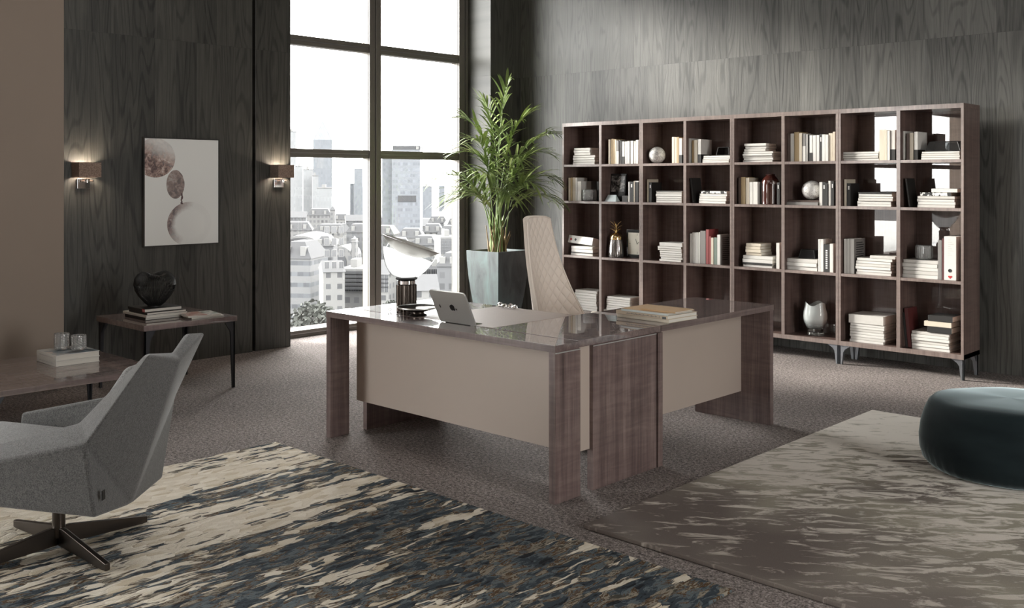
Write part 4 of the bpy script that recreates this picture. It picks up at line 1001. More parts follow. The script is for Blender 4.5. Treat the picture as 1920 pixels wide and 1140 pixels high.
# ------------------------------------------------------------------ office chair turned to the return
ch = empty('office_chair', (-4.22, 5.10, 0), 'tall beige quilted leather executive chair behind the desk', 'office chair')
def shell(off, nu=18, nv=26):
    g = []
    for j in range(nv+1):
        t_ = j/nv; z = 0.46+0.845*t_
        wd = 0.27*(1-t_)**1.15+0.118 if t_ < 1 else 0.118
        wd = 0.120+0.150*(1-t_)**1.45
        cxx = -0.290-0.070*(t_**1.2)                        # spine reclines
        wing = 0.25*(1-t_)**2.0
        row = []
        for i in range(nu+1):
            s_ = -1+2*i/nu
            zz = z
            if t_ > 0.9: zz = z-0.02*((t_-0.9)/0.1)*abs(s_)**4
            row.append((cxx + wing*abs(s_)**1.8+0.012*abs(s_)**2 - off*(1-0.3*abs(s_)), s_*wd*(1.0 if off == 0 else 1.02), zz+(0.008 if off else 0)))
        g.append(row)
    return g
def skin(front, back, name, m1, m2):
    b = MB(); uvs = {}
    F = [[b.bm.verts.new(p) for p in r] for r in front]; B = [[b.bm.verts.new(p) for p in r] for r in back]
    nv, nu = len(F), len(F[0])
    uvl = b.bm.loops.layers.uv.new('UVMap')
    for j in range(nv-1):
        for i in range(nu-1):
            f = b.bm.faces.new((F[j][i], F[j][i+1], F[j+1][i+1], F[j+1][i])); f.material_index = 0
            for lo_, (jj, ii) in zip(f.loops, ((j, i), (j, i+1), (j+1, i+1), (j+1, i))): lo_[uvl].uv = (front[jj][ii][1]/0.052, front[jj][ii][2]/0.092)
            f = b.bm.faces.new((B[j][i], B[j+1][i], B[j+1][i+1], B[j][i+1])); f.material_index = 1
    for j in range(nv-1):
        for i in (0, nu-1):
            f = b.bm.faces.new((F[j][i], F[j+1][i], B[j+1][i], B[j][i])); f.material_index = 1
    for i in range(nu-1):
        for j in (0, nv-1):
            f = b.bm.faces.new((F[j][i], F[j][i+1], B[j][i+1], B[j][i])); f.material_index = 1
    return b, F, B
fr_, bk_ = shell(0.0), shell(0.055)
b, F, B = skin(fr_, bk_, 'backrest', None, None)
br = b.build('backrest', [M['quilt'], M['beige_leather']], ch, smooth=50)
b = MB()
edge = [fr_[j][0] for j in range(len(fr_))] + fr_[-1][1:-1] + [fr_[j][-1] for j in range(len(fr_)-1, -1, -1)]
b.tube([(x-0.004, y, z+0.002) for x, y, z in edge], 0.007, 6); b.build('piping', M['beige_leather'], br, smooth=60)
b = MB(); b.box(-0.22, 0.30, -0.25, 0.25, 0.40, 0.50, 0.04, 4); b.build('seat', M['beige_leather'], ch, smooth=60)
for s_ in (-1, 1):
    b = MB(); b.box(-0.10, 0.20, s_*0.265-0.02, s_*0.265+0.02, 0.48, 0.655, 0.018, 3); b.build('armrest', M['beige_leather'], ch, smooth=60)
b = MB(); b.lathe([(0.001, 0.10), (0.030, 0.10), (0.030, 0.26), (0.022, 0.26), (0.022, 0.41), (0.001, 0.41)], 20); b.build('gas_lift', M['chrome'], ch, smooth=30)
for k in range(5):
    a = 2*PI*k/5+0.3; ux, uy = math.cos(a), math.sin(a)
    b = MB(); b.tube([(0.02*ux, 0.02*uy, 0.115), (0.18*ux, 0.18*uy, 0.095), (0.31*ux, 0.31*uy, 0.07)], 0.022, 8, r1=0.014); lg = b.build('leg', M['alu'], ch, smooth=50)
    b = MB(); b.lathe([(0.001, -0.012), (0.028, -0.012), (0.028, 0.012), (0.001, 0.012)], 18, M=Matrix.Translation((0.31*ux, 0.31*uy, 0.029)) @ Matrix.Rotation(a, 4, 'Z') @ Matrix.Rotation(PI/2, 4, 'X')); b.build('caster', M['black'], lg, smooth=40)

# ------------------------------------------------------------------ wall: picture and sconces
pc = empty('painting', (WX, 4.22, 1.0), 'framed watercolour of three planet like spheres on panelled wall', 'painting')
def P(name, m, *a, **k): return rooted(pc, bx(name, m, pc, *a, **k))
ya, yb_, za, zb_ = 3.872, 4.570, 1.000, 1.918
fm = MB()
for q in ((ya, ya+0.010, za, zb_), (yb_-0.010, yb_, za, zb_), (ya+0.010, yb_-0.010, za, za+0.010), (ya+0.010, yb_-0.010, zb_-0.010, zb_)): fm.box(WX+0.001, WX+0.036, *q)
M['frame_dark'] = plain('graphite_frame', (0.045, 0.042, 0.04), 0.35, Metallic=0.3)
rooted(pc, fm.build('frame', M['frame_dark'], pc))
n = NT('watercolour_spheres'); v = n.coord(); x, y, z = n.sep(v)
u = n.math('SUBTRACT', y, ya); q = n.math('SUBTRACT', zb_, z)
wob = n.math('MULTIPLY', n.math('SUBTRACT', n.noise(v, 22.0, 4, 0.6), 0.5), 0.05)
def dist(cu, cq, ru, rq):
    a = n.math('DIVIDE', n.math('SUBTRACT', u, cu), ru); c = n.math('DIVIDE', n.math('SUBTRACT', q, cq), rq)
    return n.math('SQRT', n.math('ADD', n.math('MULTIPLY', a, a), n.math('MULTIPLY', c, c))), a, c
paper = (0.80, 0.81, 0.79)
blot = n.noise(v, 17.0, 5, 0.62, 0.8); blot2 = n.noise(n.map(v, loc=(3, 3, 3)), 30.0, 4, 0.6, 0.5)
ink = n.ramp(n.math('ADD', n.math('MULTIPLY', blot, 0.7), n.math('MULTIPLY', blot2, 0.3)), [(0.34, (0.05, 0.036, 0.038)), (0.44, (0.15, 0.10, 0.095)), (0.53, (0.42, 0.30, 0.26)), (0.64, (0.66, 0.60, 0.57))])
d1_, a1, c1 = dist(0.105, 0.172, 0.178, 0.165); d2_, a2, c2 = dist(0.285, 0.395, 0.082, 0.122); d3_, a3, c3 = dist(0.415, 0.735, 0.205, 0.190)
tr = n.math('ADD', d1_, n.math('MULTIPLY', n.math('GREATER_THAN', n.math('SUBTRACT', a1, c1), 0.8), wob))
k1 = n.math('LESS_THAN', tr, 1.0)
f1 = n.math('MULTIPLY', k1, n.ramp(n.math('ADD', n.math('ADD', n.math('MULTIPLY', c1, 0.45), n.math('MULTIPLY', a1, -0.25)), n.math('MULTIPLY', blot, 0.8)), [(0.05, 0.25), (0.40, 1.0)]))
k2 = n.math('LESS_THAN', n.math('ADD', d2_, n.math('MULTIPLY', n.math('GREATER_THAN', a2, 0.4), n.math('MULTIPLY', wob, 4.0))), 1.0)
k3 = n.math('LESS_THAN', d3_, 1.0)
rim3 = n.ramp(n.math('ADD', d3_, n.math('MULTIPLY', wob, 4.0)), [(0.62, 0.0), (0.82, 1.0)])
sd3 = n.ramp(n.math('ADD', n.math('ADD', n.math('MULTIPLY', a3, -0.60), n.math('MULTIPLY', c3, -0.18)), n.math('MULTIPLY', blot, 0.5)), [(0.30, 0.04), (0.75, 1.0)])
f3 = n.math('MULTIPLY', k3, n.math('MULTIPLY', rim3, sd3))
neck = n.math('MULTIPLY', n.math('LESS_THAN', n.math('ABSOLUTE', n.math('SUBTRACT', u, n.math('ADD', 0.342, wob))), 0.010), n.math('MULTIPLY', n.math('GREATER_THAN', q, 0.47), n.math('LESS_THAN', q, 0.565)))
col = n.mix(f1, paper, ink); col = n.mix(n.math('MULTIPLY', k2, 0.92), col, n.mix(0.45, ink, (0.11, 0.085, 0.085)))
col = n.mix(f3, col, n.mix(0.35, ink, (0.16, 0.16, 0.19))); col = n.mix(neck, col, (0.12, 0.08, 0.08))
M['canvas'] = n.bsdf(col, 0.6)
P('canvas', M['canvas'], WX+0.010, WX+0.031, ya+0.010, yb_-0.010, za+0.010, zb_-0.010)

def sconce(y0, y1, lab):
    yc = (y0+y1)/2; z0, z1 = 1.582, 1.698
    s_ = empty('wall_sconce', (WX, yc, z0-0.09), lab, 'wall lamp', 'linen box wall lamps')
    def P(name, b, m, **k): return rooted(s_, b.build(name, m, s_, **k))
    b = MB()
    t_ = 0.003
    b.box(WX+0.005, WX+0.140, y0, y0+t_, z0, z1); b.box(WX+0.005, WX+0.140, y1-t_, y1, z0, z1); b.box(WX+0.140-t_, WX+0.140, y0+t_, y1-t_, z0, z1); b.box(WX+0.002, WX+0.006, y0+t_, y1-t_, z0, z1)
    P('shade', b, M['brown_linen'])
    b = MB(); b.box(WX, WX+0.022, yc-0.05, yc+0.05, z0-0.090, z0-0.012, 0.002); P('wall_plate', b, M['chrome'], smooth=30)
    b = MB(); b.tube([(WX+0.02, yc, z0-0.030), (WX+0.075, yc, z0-0.030), (WX+0.078, yc, z0+0.03)], 0.006, 8); b.lathe([(0.001, z0-0.042), (0.014, z0-0.042), (0.014, z0-0.020), (0.001, z0-0.020)], 16, WX+0.078, yc); b.tube([(WX+0.020, yc+0.052, z0-0.03), (WX+0.04, yc+0.066, z0-0.03)], 0.007, 8); P('arm', b, M['chrome'], smooth=40)
    b = MB(); b.lathe([(0.001, z0+0.045), (0.014, z0+0.047), (0.024, z0+0.065), (0.020, z0+0.082), (0.001, z0+0.09)], 16, WX+0.078, yc)
    n = NT('lit_bulb'); e = n.n('Emission', {'Color': (1, 0.85, 0.68, 1), 'Strength': 12.0}); n.t.links.new(e.outputs[0], n.out.inputs[0]); P('bulb', b, n.m)
    l = bpy.data.lights.new('sconce_lamp', 'POINT'); l.energy = 22.0; l.color = (1.0, 0.86, 0.72); l.shadow_soft_size = 0.03
    o = bpy.data.objects.new('sconce_lamp', l); C.objects.link(o); o.location = (WX+0.075, yc, z0+0.066)
sconce(3.294, 3.471, 'brown linen box wall lamp with chrome arm, beside the taupe partition')
sconce(5.105, 5.272, 'brown linen box wall lamp with chrome arm, next to the window')

# ------------------------------------------------------------------ side table and coffee table
def bracket_leg(b, x, y, sx, sy, zt, th=0.012):
    """angle leg: two tapering plates meeting at the outer corner"""
    h = zt
    pr = [(0, 0.0), (0.022, 0.0), (0.038, h-0.075), (0.075, h-0.018), (0.085, h), (0, h)]
    b.prism(pr, 0, th, lambda a, q, d_: (x+sx*a, y+sy*d_, q), 0.001); b.prism(pr, 0, th, lambda a, q, d_: (x+sx*d_, y+sy*a, q), 0.001)
def low_table(name, x0, x1, y0, y1, zt, th, lab, cat):
    t_ = empty(name, ((x0+x1)/2, (y0+y1)/2, 0), lab, cat)
    rooted(t_, bx('table_top', M['ven_y'], t_, x0, x1, y0, y1, zt-th, zt, 0.0015))
    for x, sx in ((x0+0.012, 1), (x1-0.012, -1)):
        for y, sy in ((y0+0.012, 1), (y1-0.012, -1)):
            b = MB(); bracket_leg(b, x, y, sx, sy, zt-th); rooted(t_, b.build('leg', M['steel_dark'], t_))
    return t_
low_table('side_table', -7.385, -6.63, 3.265, 4.00, 0.54, 0.040, 'small glossy wood side table below the painting', 'side table')
low_table('coffee_table', -7.02, -5.99, 2.03, 3.07, 0.36, 0.036, 'low glossy wood coffee table in front of the armchair', 'coffee table')

G3 = 'books stacked on the side table'
zt = 0.5405
RZ = -0.02
flatbook(-7.215, -6.875, 3.405, 3.70, zt, 0.0205, 'black', 'black book, lowest of stack below the wire vase', G3, RZ)
o = flatbook(-7.225, -6.852, 3.395, 3.715, zt+0.0212, 0.0185, 'white', 'white book with printed spine, second in stack below the wire vase', G3, RZ+0.02)
b = MB()
for i in range(22): b.box(0.05+0.0115*i, 0.05+0.0115*i+0.007, -0.0007, 0.0002, 0.006, 0.0115)
b.build('spine_lettering', M['pale_print'], o)
flatbook(-7.150, -6.850, 3.405, 3.71, zt+0.0404, 0.0165, 'black', 'thin black book, third in stack below the wire vase', G3, RZ)
o = flatbook(-7.155, -6.880, 3.400, 3.69, zt+0.0576, 0.0235, 'black', 'black book with red label, topmost of stack below the wire vase', G3, RZ)
b = MB(); b.box(0.237, 0.2745, -0.001, 0.0002, 0.001, 0.0225); lbl = b.build('spine_label', M['red_print'], o)
def text(s_, size, parent, m, loc, rot, depth=0.0004, name='lettering'):
    cu = bpy.data.curves.new('txt', 'FONT'); cu.body = s_; cu.size = size; cu.extrude = depth; cu.align_x = 'CENTER'
    to = bpy.data.objects.new('txt', cu); C.objects.link(to)
    bpy.context.view_layer.update()
    me = bpy.data.meshes.new_from_object(to.evaluated_get(bpy.context.evaluated_depsgraph_get()))
    bpy.data.objects.remove(to); me.name = name; me.materials.clear(); me.materials.append(m)
    o = bpy.data.objects.new(name, me); C.objects.link(o); o.parent = parent; o.location = loc; o.rotation_euler = rot
    return o
text('tc', 0.024, lbl, M['print_white'], (0.256, -0.0012, 0.006), (PI/2, 0, 0))
M['cover_mag'] = plain('magazine_white', (0.72, 0.70, 0.67), 0.3)
for i, (yy, rz, lb) in enumerate(((3.690, -0.12, 'magazine, lower of two on the side table'), (3.675, -0.17, 'magazine with pinkish picture cover, upper of two on the side table'))):
    o = flatbook(-6.925, -6.690, yy, yy+0.25, zt+0.0122*i, 0.0115, 'mag', lb, 'magazines on the side table', rz, name='magazine', cat='magazine')
    if i:
        n = NT('magazine_cover'); v = n.coord(); x, y, z = n.sep(v)
        base = n.ramp(n.noise(v, 14.0, 3, 0.6, 0.5), [(0.40, (0.42, 0.20, 0.16)), (0.52, (0.55, 0.36, 0.30)), (0.60, (0.62, 0.58, 0.54)), (0.7, (0.12, 0.11, 0.10))])
        cc_ = n.mix(n.math('GREATER_THAN', y, 0.15), base, n.ramp(n.noise(v, 20.0, 2), [(0.5, (0.68, 0.66, 0.62)), (0.6, (0.10, 0.16, 0.12))]))
        M['magcov'] = n.bsdf(cc_, 0.3)
        b = MB(); b.box(0.004, 0.231, 0.004, 0.246, 0.0115, 0.0121); b.build('cover_picture', M['magcov'], o)

# wire vase on the books
b = MB(); vx, vy, vz = -7.005, 3.535, zt+0.0816
NR = 76
profv = [(0.045, 0.004), (0.075, 0.030), (0.115, 0.075), (0.143, 0.120), (0.152, 0.160), (0.145, 0.200), (0.122, 0.232), (0.092, 0.246), (0.066, 0.240), (0.050, 0.222), (0.046, 0.205)]
for i in range(NR):
    a = 2*PI*i/NR; k = 1+0.06*math.cos(2*a)
    b.tube([(r_*k*math.cos(a), r_*k*math.sin(a), z_-(0.012*math.cos(2*a) if z_ > 0.19 else 0)) for r_, z_ in profv], 0.0027, 4)
vr = b.build('wire_vase', M['black'], smooth=60); vr.location = (vx, vy, vz); fin(vr, 'black heart shaped wire vase standing on books on the side table', 'vase')
b = MB(); b.lathe([(0.001, 0.0), (0.052, 0.0), (0.052, 0.006), (0.001, 0.006)], 32); b.build('base', M['black'], vr)
b = MB(); b.tube([(0.047*(1+0.06*math.cos(2*a))*math.cos(a), 0.047*(1+0.06*math.cos(2*a))*math.sin(a), 0.205-0.012*math.cos(2*a)) for a in [2*PI*i/48 for i in range(49)]], 0.004, 6, caps=False); b.build('neck_ring', M['black'], vr)

# books and crystal tumblers on the coffee table
G4 = 'books on the coffee table'
zc = 0.3605
M['cover_white2'] = M['cover_white']
for i in range(2):
    o = flatbook(-6.812, -6.495, 2.612, 2.895, zc+0.0362*i, 0.0356, 'white', ('white hardback book, lower of two on the coffee table', 'white hardback book with blue picture cover, upper of two on coffee table')[i], G4)
    b = MB()
    for k in range(20): b.box(0.045+0.0115*k, 0.045+0.0115*k+0.0075, -0.0008, 0.0002, 0.013, 0.013+0.006+0.003*((k*7) % 3)/2)
    b.build('spine_lettering', M['pale_print'], o)
    if i:
        n = NT('book_picture'); v = n.coord(); x, y, z = n.sep(v)
        col = n.ramp(n.noise(v, 11.0, 4, 0.6, 0.4), [(0.38, (0.03, 0.035, 0.045)), (0.47, (0.13, 0.17, 0.21)), (0.55, (0.30, 0.36, 0.40)), (0.63, (0.62, 0.56, 0.50))])
        col = n.mix(n.n('MapRange', {0: n.math('ADD', x, n.math('MULTIPLY', n.noise(v, 9.0, 3), 0.12)), 1: 0.14, 2: 0.18}).outputs[0], (0.60, 0.60, 0.585), col)
        b = MB(); b.box(0.012, 0.313, 0.004, 0.279, 0.0356, 0.0362); b.build('cover_picture', n.bsdf(col, 0.3), o)
for i, (x, y, hh, lb) in enumerate(((-6.735, 2.745, 0.104, 'tall cut crystal tumbler on books, the one nearer the wall'), (-6.635, 2.815, 0.095, 'cut crystal tumbler on books, the one nearer the table edge'))):
    b = MB(); rr_ = 0.047
    def wob_c(r_, z_, a):
        k = 1+0.045*math.cos(12*a+z_*180)*math.cos(z_*190) if r_ > 0.0445 else 1
        return r_*k, z_
    pf = [(0.043, 0.0)]+[(rr_, 0.006+(hh-0.012)*j/26) for j in range(27)]+[(0.045, hh), (0.042, hh-0.002), (0.041, hh*0.6), (0.040, 0.018), (0.002, 0.014)]
    b.lathe(pf, 72, wob=wob_c)
    vs = [v for v in b.bm.verts if abs(v.co.z) < 1e-6]; b.bm.faces.new(sorted(vs, key=lambda v: math.atan2(v.co.y, v.co.x)))
    o = b.build('crystal_tumbler', M['crystal'], smooth=25); o.location = (x, y, zc+0.0730); fin(o, lb, 'glass', 'crystal tumblers on the coffee table')

# ------------------------------------------------------------------ rugs, pouf
def rug(name, m, x0, x1, y0, y1, th, lab, hole=None):
    b = MB(); b.box(x0, x1, y0, y1, 0.0005, th, 0.006, 3)
    o = b.build(name, m, smooth=40); return fin(o, lab, 'rug')
rug('rug', M['rug1'], -5.04, -1.97, 0.35, 3.295, 0.016, 'cream and charcoal streaked tufted rug under the grey armchair')
rug('rug', M['rug2'], -2.815, 0.25, 3.44, 6.485, 0.022, 'silky rug fading from beige to taupe, under the round pouf')
b = MB()
def wob_q(r_, z, a):
    return r_*(1+0.004*math.sin(9*a)+(0.010*math.sin(46*a+1.7*math.sin(5*a)) if z < 0.055 else 0)*(1 if 0.01 < z else 0.4)), z + (0.004*math.sin(4*a+1)*min(1, r_/0.3)**2 if z > 0.3 else 0)
b.lathe([(0.001, 0.0), (0.365, 0.0), (0.395, 0.010), (0.425, 0.045), (0.443, 0.10), (0.446, 0.16), (0.437, 0.23), (0.418, 0.295), (0.398, 0.335), (0.375, 0.357), (0.340, 0.369), (0.26, 0.376), (0.14, 0.380), (0.001, 0.381)], 144, wob=wob_q)
o = b.build('pouf', M['velvet'], smooth=80); o.location = (-1.70, 5.64, 0.0225); fin(o, 'round dark teal velvet pouf standing on the faded rug', 'pouf')

# ------------------------------------------------------------------ armchair (faceted shell on a four-star swivel base)
ac = empty('armchair', (-4.25, 1.72, 0.0165), 'grey faceted lounge armchair on bronze swivel base, seen from behind', 'armchair', rz=math.radians(213))
ZO = -0.0165
def T3(p): return (p[0], p[1], p[2]+ZO)
V = dict(N0=(.40, .35, .310), N1=(.44, .375, .385), Ab=(-.395, .345, .278), A=(-.357, .352, .558), S=(-.598, .312, .902),
         ST=(-.555, 0, .826), SL=(-.335, 0, .215), S2=(-.495, -.325, .887), A2=(-.335, -.36, .600), Ab2=(-.285, -.33, .222), N12=(.41, -.375, .475), N02=(.38, -.35, .300),
         n1=(.43, .275, .425), a=(-.255, .24, .612), s=(-.544, .25, .888), st=(-.520, 0, .857), s2=(-.440, -.255, .890), a2=(-.245, -.255, .640), n12=(.39, -.285, .500),
         nl=(.42, .25, .330), al=(-.22, .20, .340), cl=(-.24, 0, .330), al2=(-.21, -.20, .340), nl2=(.39, -.25, .330))
keys = list(V); idx = {k: i for i, k in enumerate(keys)}
FA = ['N0 N1 A Ab', 'Ab A SL', 'A S ST SL', 'Ab2 SL A2', 'A2 SL ST S2', 'N02 Ab2 A2 N12', 'N0 Ab SL', 'N0 SL N02', 'N02 SL Ab2',
      'N1 n1 a A', 'A a s S', 'S s st ST', 'ST st s2 S2', 'S2 s2 a2 A2', 'A2 a2 n12 N12',
      'n1 nl al a', 'a al cl st s', 's2 st cl al2 a2', 'a2 al2 nl2 n12', 'nl nl2 al2 cl al', 'N0 nl n1 N1', 'N02 N12 n12 nl2', 'N0 N02 nl2 nl']
b = MB(); b.poly([T3(V[k]) for k in keys], [[idx[k] for k in f.split()] for f in FA])
bmesh.ops.recalc_face_normals(b.bm, faces=b.bm.faces)
sh_ = b.build('shell', M['grey_fabric'], ac)
bv = sh_.modifiers.new('soft_edges', 'BEVEL'); bv.width = 0.016; bv.segments = 4; bv.limit_method = 'ANGLE'; bv.angle_limit = math.radians(8)
sh_.data.shade_smooth(); sh_.data.set_sharp_from_angle(angle=math.radians(60))
b = MB(); b.box(-.235, .46, -.235, .235, .335+ZO, .455+ZO, 0.05, 5)
for v in b.bm.verts: v.co.z += 0.05*v.co.x + 0.018*math.cos(v.co.y*6)*(1 if v.co.z > 0.39 else 0)
b.build('seat_cushion', M['cushion_fabric'], ac, smooth=60)
b = MB()
pts = [(-.16, -.20, .46), (-.16, .20, .46), (-.26, -.20, .46), (-.26, .20, .46), (-.43, -.21, .83), (-.43, .21, .83), (-.49, -.21, .82), (-.49, .21, .82)]
b.poly([T3(p) for p in pts], [(0, 1, 3, 2), (4, 6, 7, 5), (0, 4, 5, 1), (2, 3, 7, 6), (0, 2, 6, 4), (1, 5, 7, 3)])
bc = b.build('back_cushion', M['cushion_fabric'], ac); bv = bc.modifiers.new('soft_edges', 'BEVEL'); bv.width = 0.035; bv.segments = 4; bc.data.shade_smooth()
b = MB(); b.lathe([(0.001, 0.045), (0.026, 0.045), (0.026, 0.245), (0.060, 0.250), (0.060, 0.262), (0.001, 0.262)], 24); b.build('post', M['bronze'], ac, smooth=40)
ang0 = math.radians(4) - math.radians(213)
for k in range(4):
    a = ang0 + k*PI/2
    b = MB()
    prl = [(0.0, 0.012), (0.0, 0.088), (0.05, 0.086), (0.40, 0.030), (0.40, 0.0), (0.375, 0.0)]
    b.prism(prl, -0.011, 0.011, lambda p, q, d_: (p*math.cos(a)-d_*math.sin(a), p*math.sin(a)+d_*math.cos(a), q), 0.004)
    b.build('leg', M['bronze'], ac, smooth=40)
b = MB(); b.box(-0.012, 0.012, 0, 0.003, -0.018, 0.018, M=Matrix.Translation((-.398, .300, .352+ZO)) @ Matrix.Rotation(math.radians(97), 4, 'Z')); b.build('brand_tag', M['black'], ac)

# ------------------------------------------------------------------ potted palm
pp = empty('potted_palm', (-7.436, 7.638, 0), 'tall feathery green palm in tapered grey zinc planter by the window', 'potted plant')
b = MB(); hs = 0.238; HT = 0.806
secs = [(0.0, 0.150), (0.10, 0.166), (0.25, 0.189), (0.40, 0.209), (0.55, 0.225), (0.70, 0.235), (HT, hs), (HT, hs-0.022), (HT-0.06, hs-0.026)]
rings = [[b.bm.verts.new((sx*q, sy*q, z)) for sx, sy in ((-1, -1), (1, -1), (1, 1), (-1, 1))] for z, q in secs]
for r0, r1 in zip(rings[:-1], rings[1:]):
    for i in range(4): j = (i+1) % 4; b.bm.faces.new((r0[i], r0[j], r1[j], r1[i]))
b.bm.faces.new(rings[0])
b.build('planter', M['zinc'], pp, smooth=30)
b = MB(); b.box(-hs+0.026, hs-0.026, -hs+0.026, hs-0.026, HT-0.10, HT-0.05); so = b.build('soil', M['soil'], pp)
rp = random.Random(11)
Rv = Vector((math.cos(0.757674), math.sin(0.757674), 0)); Fv = Vector((-math.sin(0.757674), math.cos(0.757674), 0))
def keep(p):
    """leaves bend away from the walls"""
    wx, wy = p.x-7.436, p.y+7.638
    lim = -7.86 if wy > 7.93 or wy < 5.4 else -8.22
    if wx < lim: p.x = lim+7.436+0.04*rp.random()
    if wx > -6.95 and wy > 7.90: p.y = 7.90-7.638-0.05*rp.random()
    if wy > 8.46: p.y = 8.46-7.638-0.05*rp.random()
    return p
# (sideways, depth, height of tip), arch
FR = [(.10, 0, 2.60, .10), (.66, -.02, 2.06, .42), (-.36, -.10, 2.22, .30), (-.60, -.22, 1.58, .50), (.60, -.10, 1.58, .46), (.62, -.18, 1.34, .50),
      (-.42, -.15, 1.34, .50), (.32, .12, 2.28, .25), (-.14, .10, 2.40, .20), (.46, .12, 1.86, .40), (-.36, .0, 1.86, .40), (.20, -.36, 1.78, .40),
      (-.10, -.34, 1.62, .45), (.38, -.30, 1.50, .45), (.02, -.22, 2.08, .30), (-.22, -.28, 1.98, .35), (.25, .28, 1.62, .45), (-.46, -.30, 1.40, .48), (.12, -.40, 1.40, .50), (-.26, .02, 1.55, .42)]
def frond(k, lat, dep, zt_, arch):
    a0 = rp.uniform(0, 2*PI); rb_ = rp.uniform(0.01, 0.085)
    lat *= 1.06; P0 = Vector((rb_*math.cos(a0), rb_*math.sin(a0), HT-0.06))
    Tp = Rv*lat + Fv*dep + Vector((0, 0, zt_))
    mid = P0.lerp(Tp, 0.5); P1 = Vector((P0.x+(Tp.x-P0.x)*0.16, P0.y+(Tp.y-P0.y)*0.16, P0.z+(Tp.z-P0.z)*(0.80)+arch*0.75))
    def bez(t): return P0*(1-t)**2 + P1*2*t*(1-t) + Tp*t*t
    def tan(t): return ((P1-P0)*(1-t)+(Tp-P1)*t).normalized()
    b = MB(); b.mi = 1
    b.tube([keep(bez(i/14)) for i in range(15)], 0.0075, 5, r1=0.0018)
    b.mi = 0
    n = 13
    for i in range(n):
        t = 0.42+0.57*i/(n-1); p = keep(bez(t)); tg = tan(t)
        side0 = tg.cross(Vector((0, 0, 1)))
        if side0.length < 0.05: side0 = Rv.copy()
        side0.normalize(); up = side0.cross(tg).normalized()
        for sgn in (-1, 1):
            if i == n-1 and sgn == 1: pass
            prof_l = math.sin(PI*(0.22+0.66*i/(n-1)))**0.8
            L = (0.40*prof_l+0.05)*rp.uniform(0.86, 1.12)
            sw = 0.95-0.62*(i/(n-1))**1.3+rp.uniform(-0.08, 0.08)
            dr = (side0*sgn*math.sin(sw)+tg*math.cos(sw)+up*rp.uniform(0.05, 0.38)).normalized()
            droop = rp.uniform(0.22, 0.62)*L
            nrm = dr.cross(Vector((0, 0, 1))); nrm = nrm.normalized() if nrm.length > 0.01 else side0
            wv = nrm
            wl = 0.0135*rp.uniform(0.8, 1.2)
            segs = 5; lefts = []; rights = []; mids = []
            for s_ in range(segs+1):
                q = s_/segs
                c_ = p + dr*(L*q) - Vector((0, 0, 1))*droop*q*q
                wd = wl*(math.sin(PI*min(1, 0.16+0.84*q))**0.7 if q < 1 else 0.02)
                c_ = keep(c_); mids.append(b.bm.verts.new(c_ - Vector((0, 0, 0.25*wd))))
                lefts.append(b.bm.verts.new(c_+wv*wd)); rights.append(b.bm.verts.new(c_-wv*wd))
            for s_ in range(segs):
                f = b.bm.faces.new((lefts[s_], lefts[s_+1], mids[s_+1], mids[s_])); f.material_index = 0
                f = b.bm.faces.new((mids[s_], mids[s_+1], rights[s_+1], rights[s_])); f.material_index = 0
    return b.build('frond', [M['leaf'], M['stem']], pp, smooth=60, recalc=False)
for k, q in enumerate(FR): frond(k, *q)
b = MB()
for i in range(26):
    a = rp.uniform(0, 2*PI); r_ = rp.uniform(0.01, 0.105); tl = rp.uniform(-0.10, 0.16)
    p0 = Vector((r_*math.cos(a), r_*math.sin(a), HT-0.07)); h_ = rp.uniform(0.20, 0.42)
    b.tube([p0, p0+Vector((tl*0.2*math.cos(a), tl*0.2*math.sin(a), h_*0.5)), p0+Vector((tl*0.55*math.cos(a), tl*0.55*math.sin(a), h_))], 0.010, 6, r1=0.004)
M['sheath'] = speckled('palm_sheath', (0.27, 0.19, 0.09), 0.7, 0.4, 40.0)
b.build('stem_cluster', M['sheath'], pp, smooth=60)

# ------------------------------------------------------------------ the city outside (ground 46 m below the floor)
GZ = -46.0
CAMX = Vector((0, 0, 1.56))
def bearing(ang_px, dist):
    """point on the ground in a compass direction seen through the window"""
    v = Fv*dist + Rv*dist*(ang_px-960)/1859.7
    return Vector((v.x, v.y, GZ))
def hgt(py, dist): return 1.56 + (337.5-py)/1859.7*dist - GZ     # height above the ground
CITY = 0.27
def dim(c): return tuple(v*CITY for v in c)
b = MB(); b.poly([(-6000, -3000, GZ), (-20, -3000, GZ), (-20, 6000, GZ), (-6000, 6000, GZ)], [(3, 2, 1, 0)])
M['street'] = speckled('street', dim((0.085, 0.085, 0.09)), 0.9, 0.25, 0.03)
fin(b.build('city_ground', M['street']), kind='structure')
F_ = {}
def fac(key, *a, **k):
    a = list(a); a[0] = tuple(c*CITY for c in a[0]); a[1] = tuple(c*CITY*0.55 for c in a[1])
    if key not in F_: F_[key] = facade(key, *a, **k)
    return F_[key]
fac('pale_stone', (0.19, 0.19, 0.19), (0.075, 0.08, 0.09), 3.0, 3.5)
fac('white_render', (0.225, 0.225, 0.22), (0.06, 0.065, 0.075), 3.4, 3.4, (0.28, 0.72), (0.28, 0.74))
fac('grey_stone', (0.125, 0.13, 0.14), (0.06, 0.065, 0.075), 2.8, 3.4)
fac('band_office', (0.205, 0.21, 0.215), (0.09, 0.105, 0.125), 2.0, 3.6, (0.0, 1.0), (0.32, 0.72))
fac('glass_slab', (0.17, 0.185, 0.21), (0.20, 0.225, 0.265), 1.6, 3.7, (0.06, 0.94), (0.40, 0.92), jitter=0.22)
fac('hazed_blue_tower', (0.165, 0.178, 0.20), (0.24, 0.27, 0.31), 3.5, 4.0, (0.2, 0.85), (0.0, 1.0), jitter=0.1)  # distance haze put into the colours of walls and panes
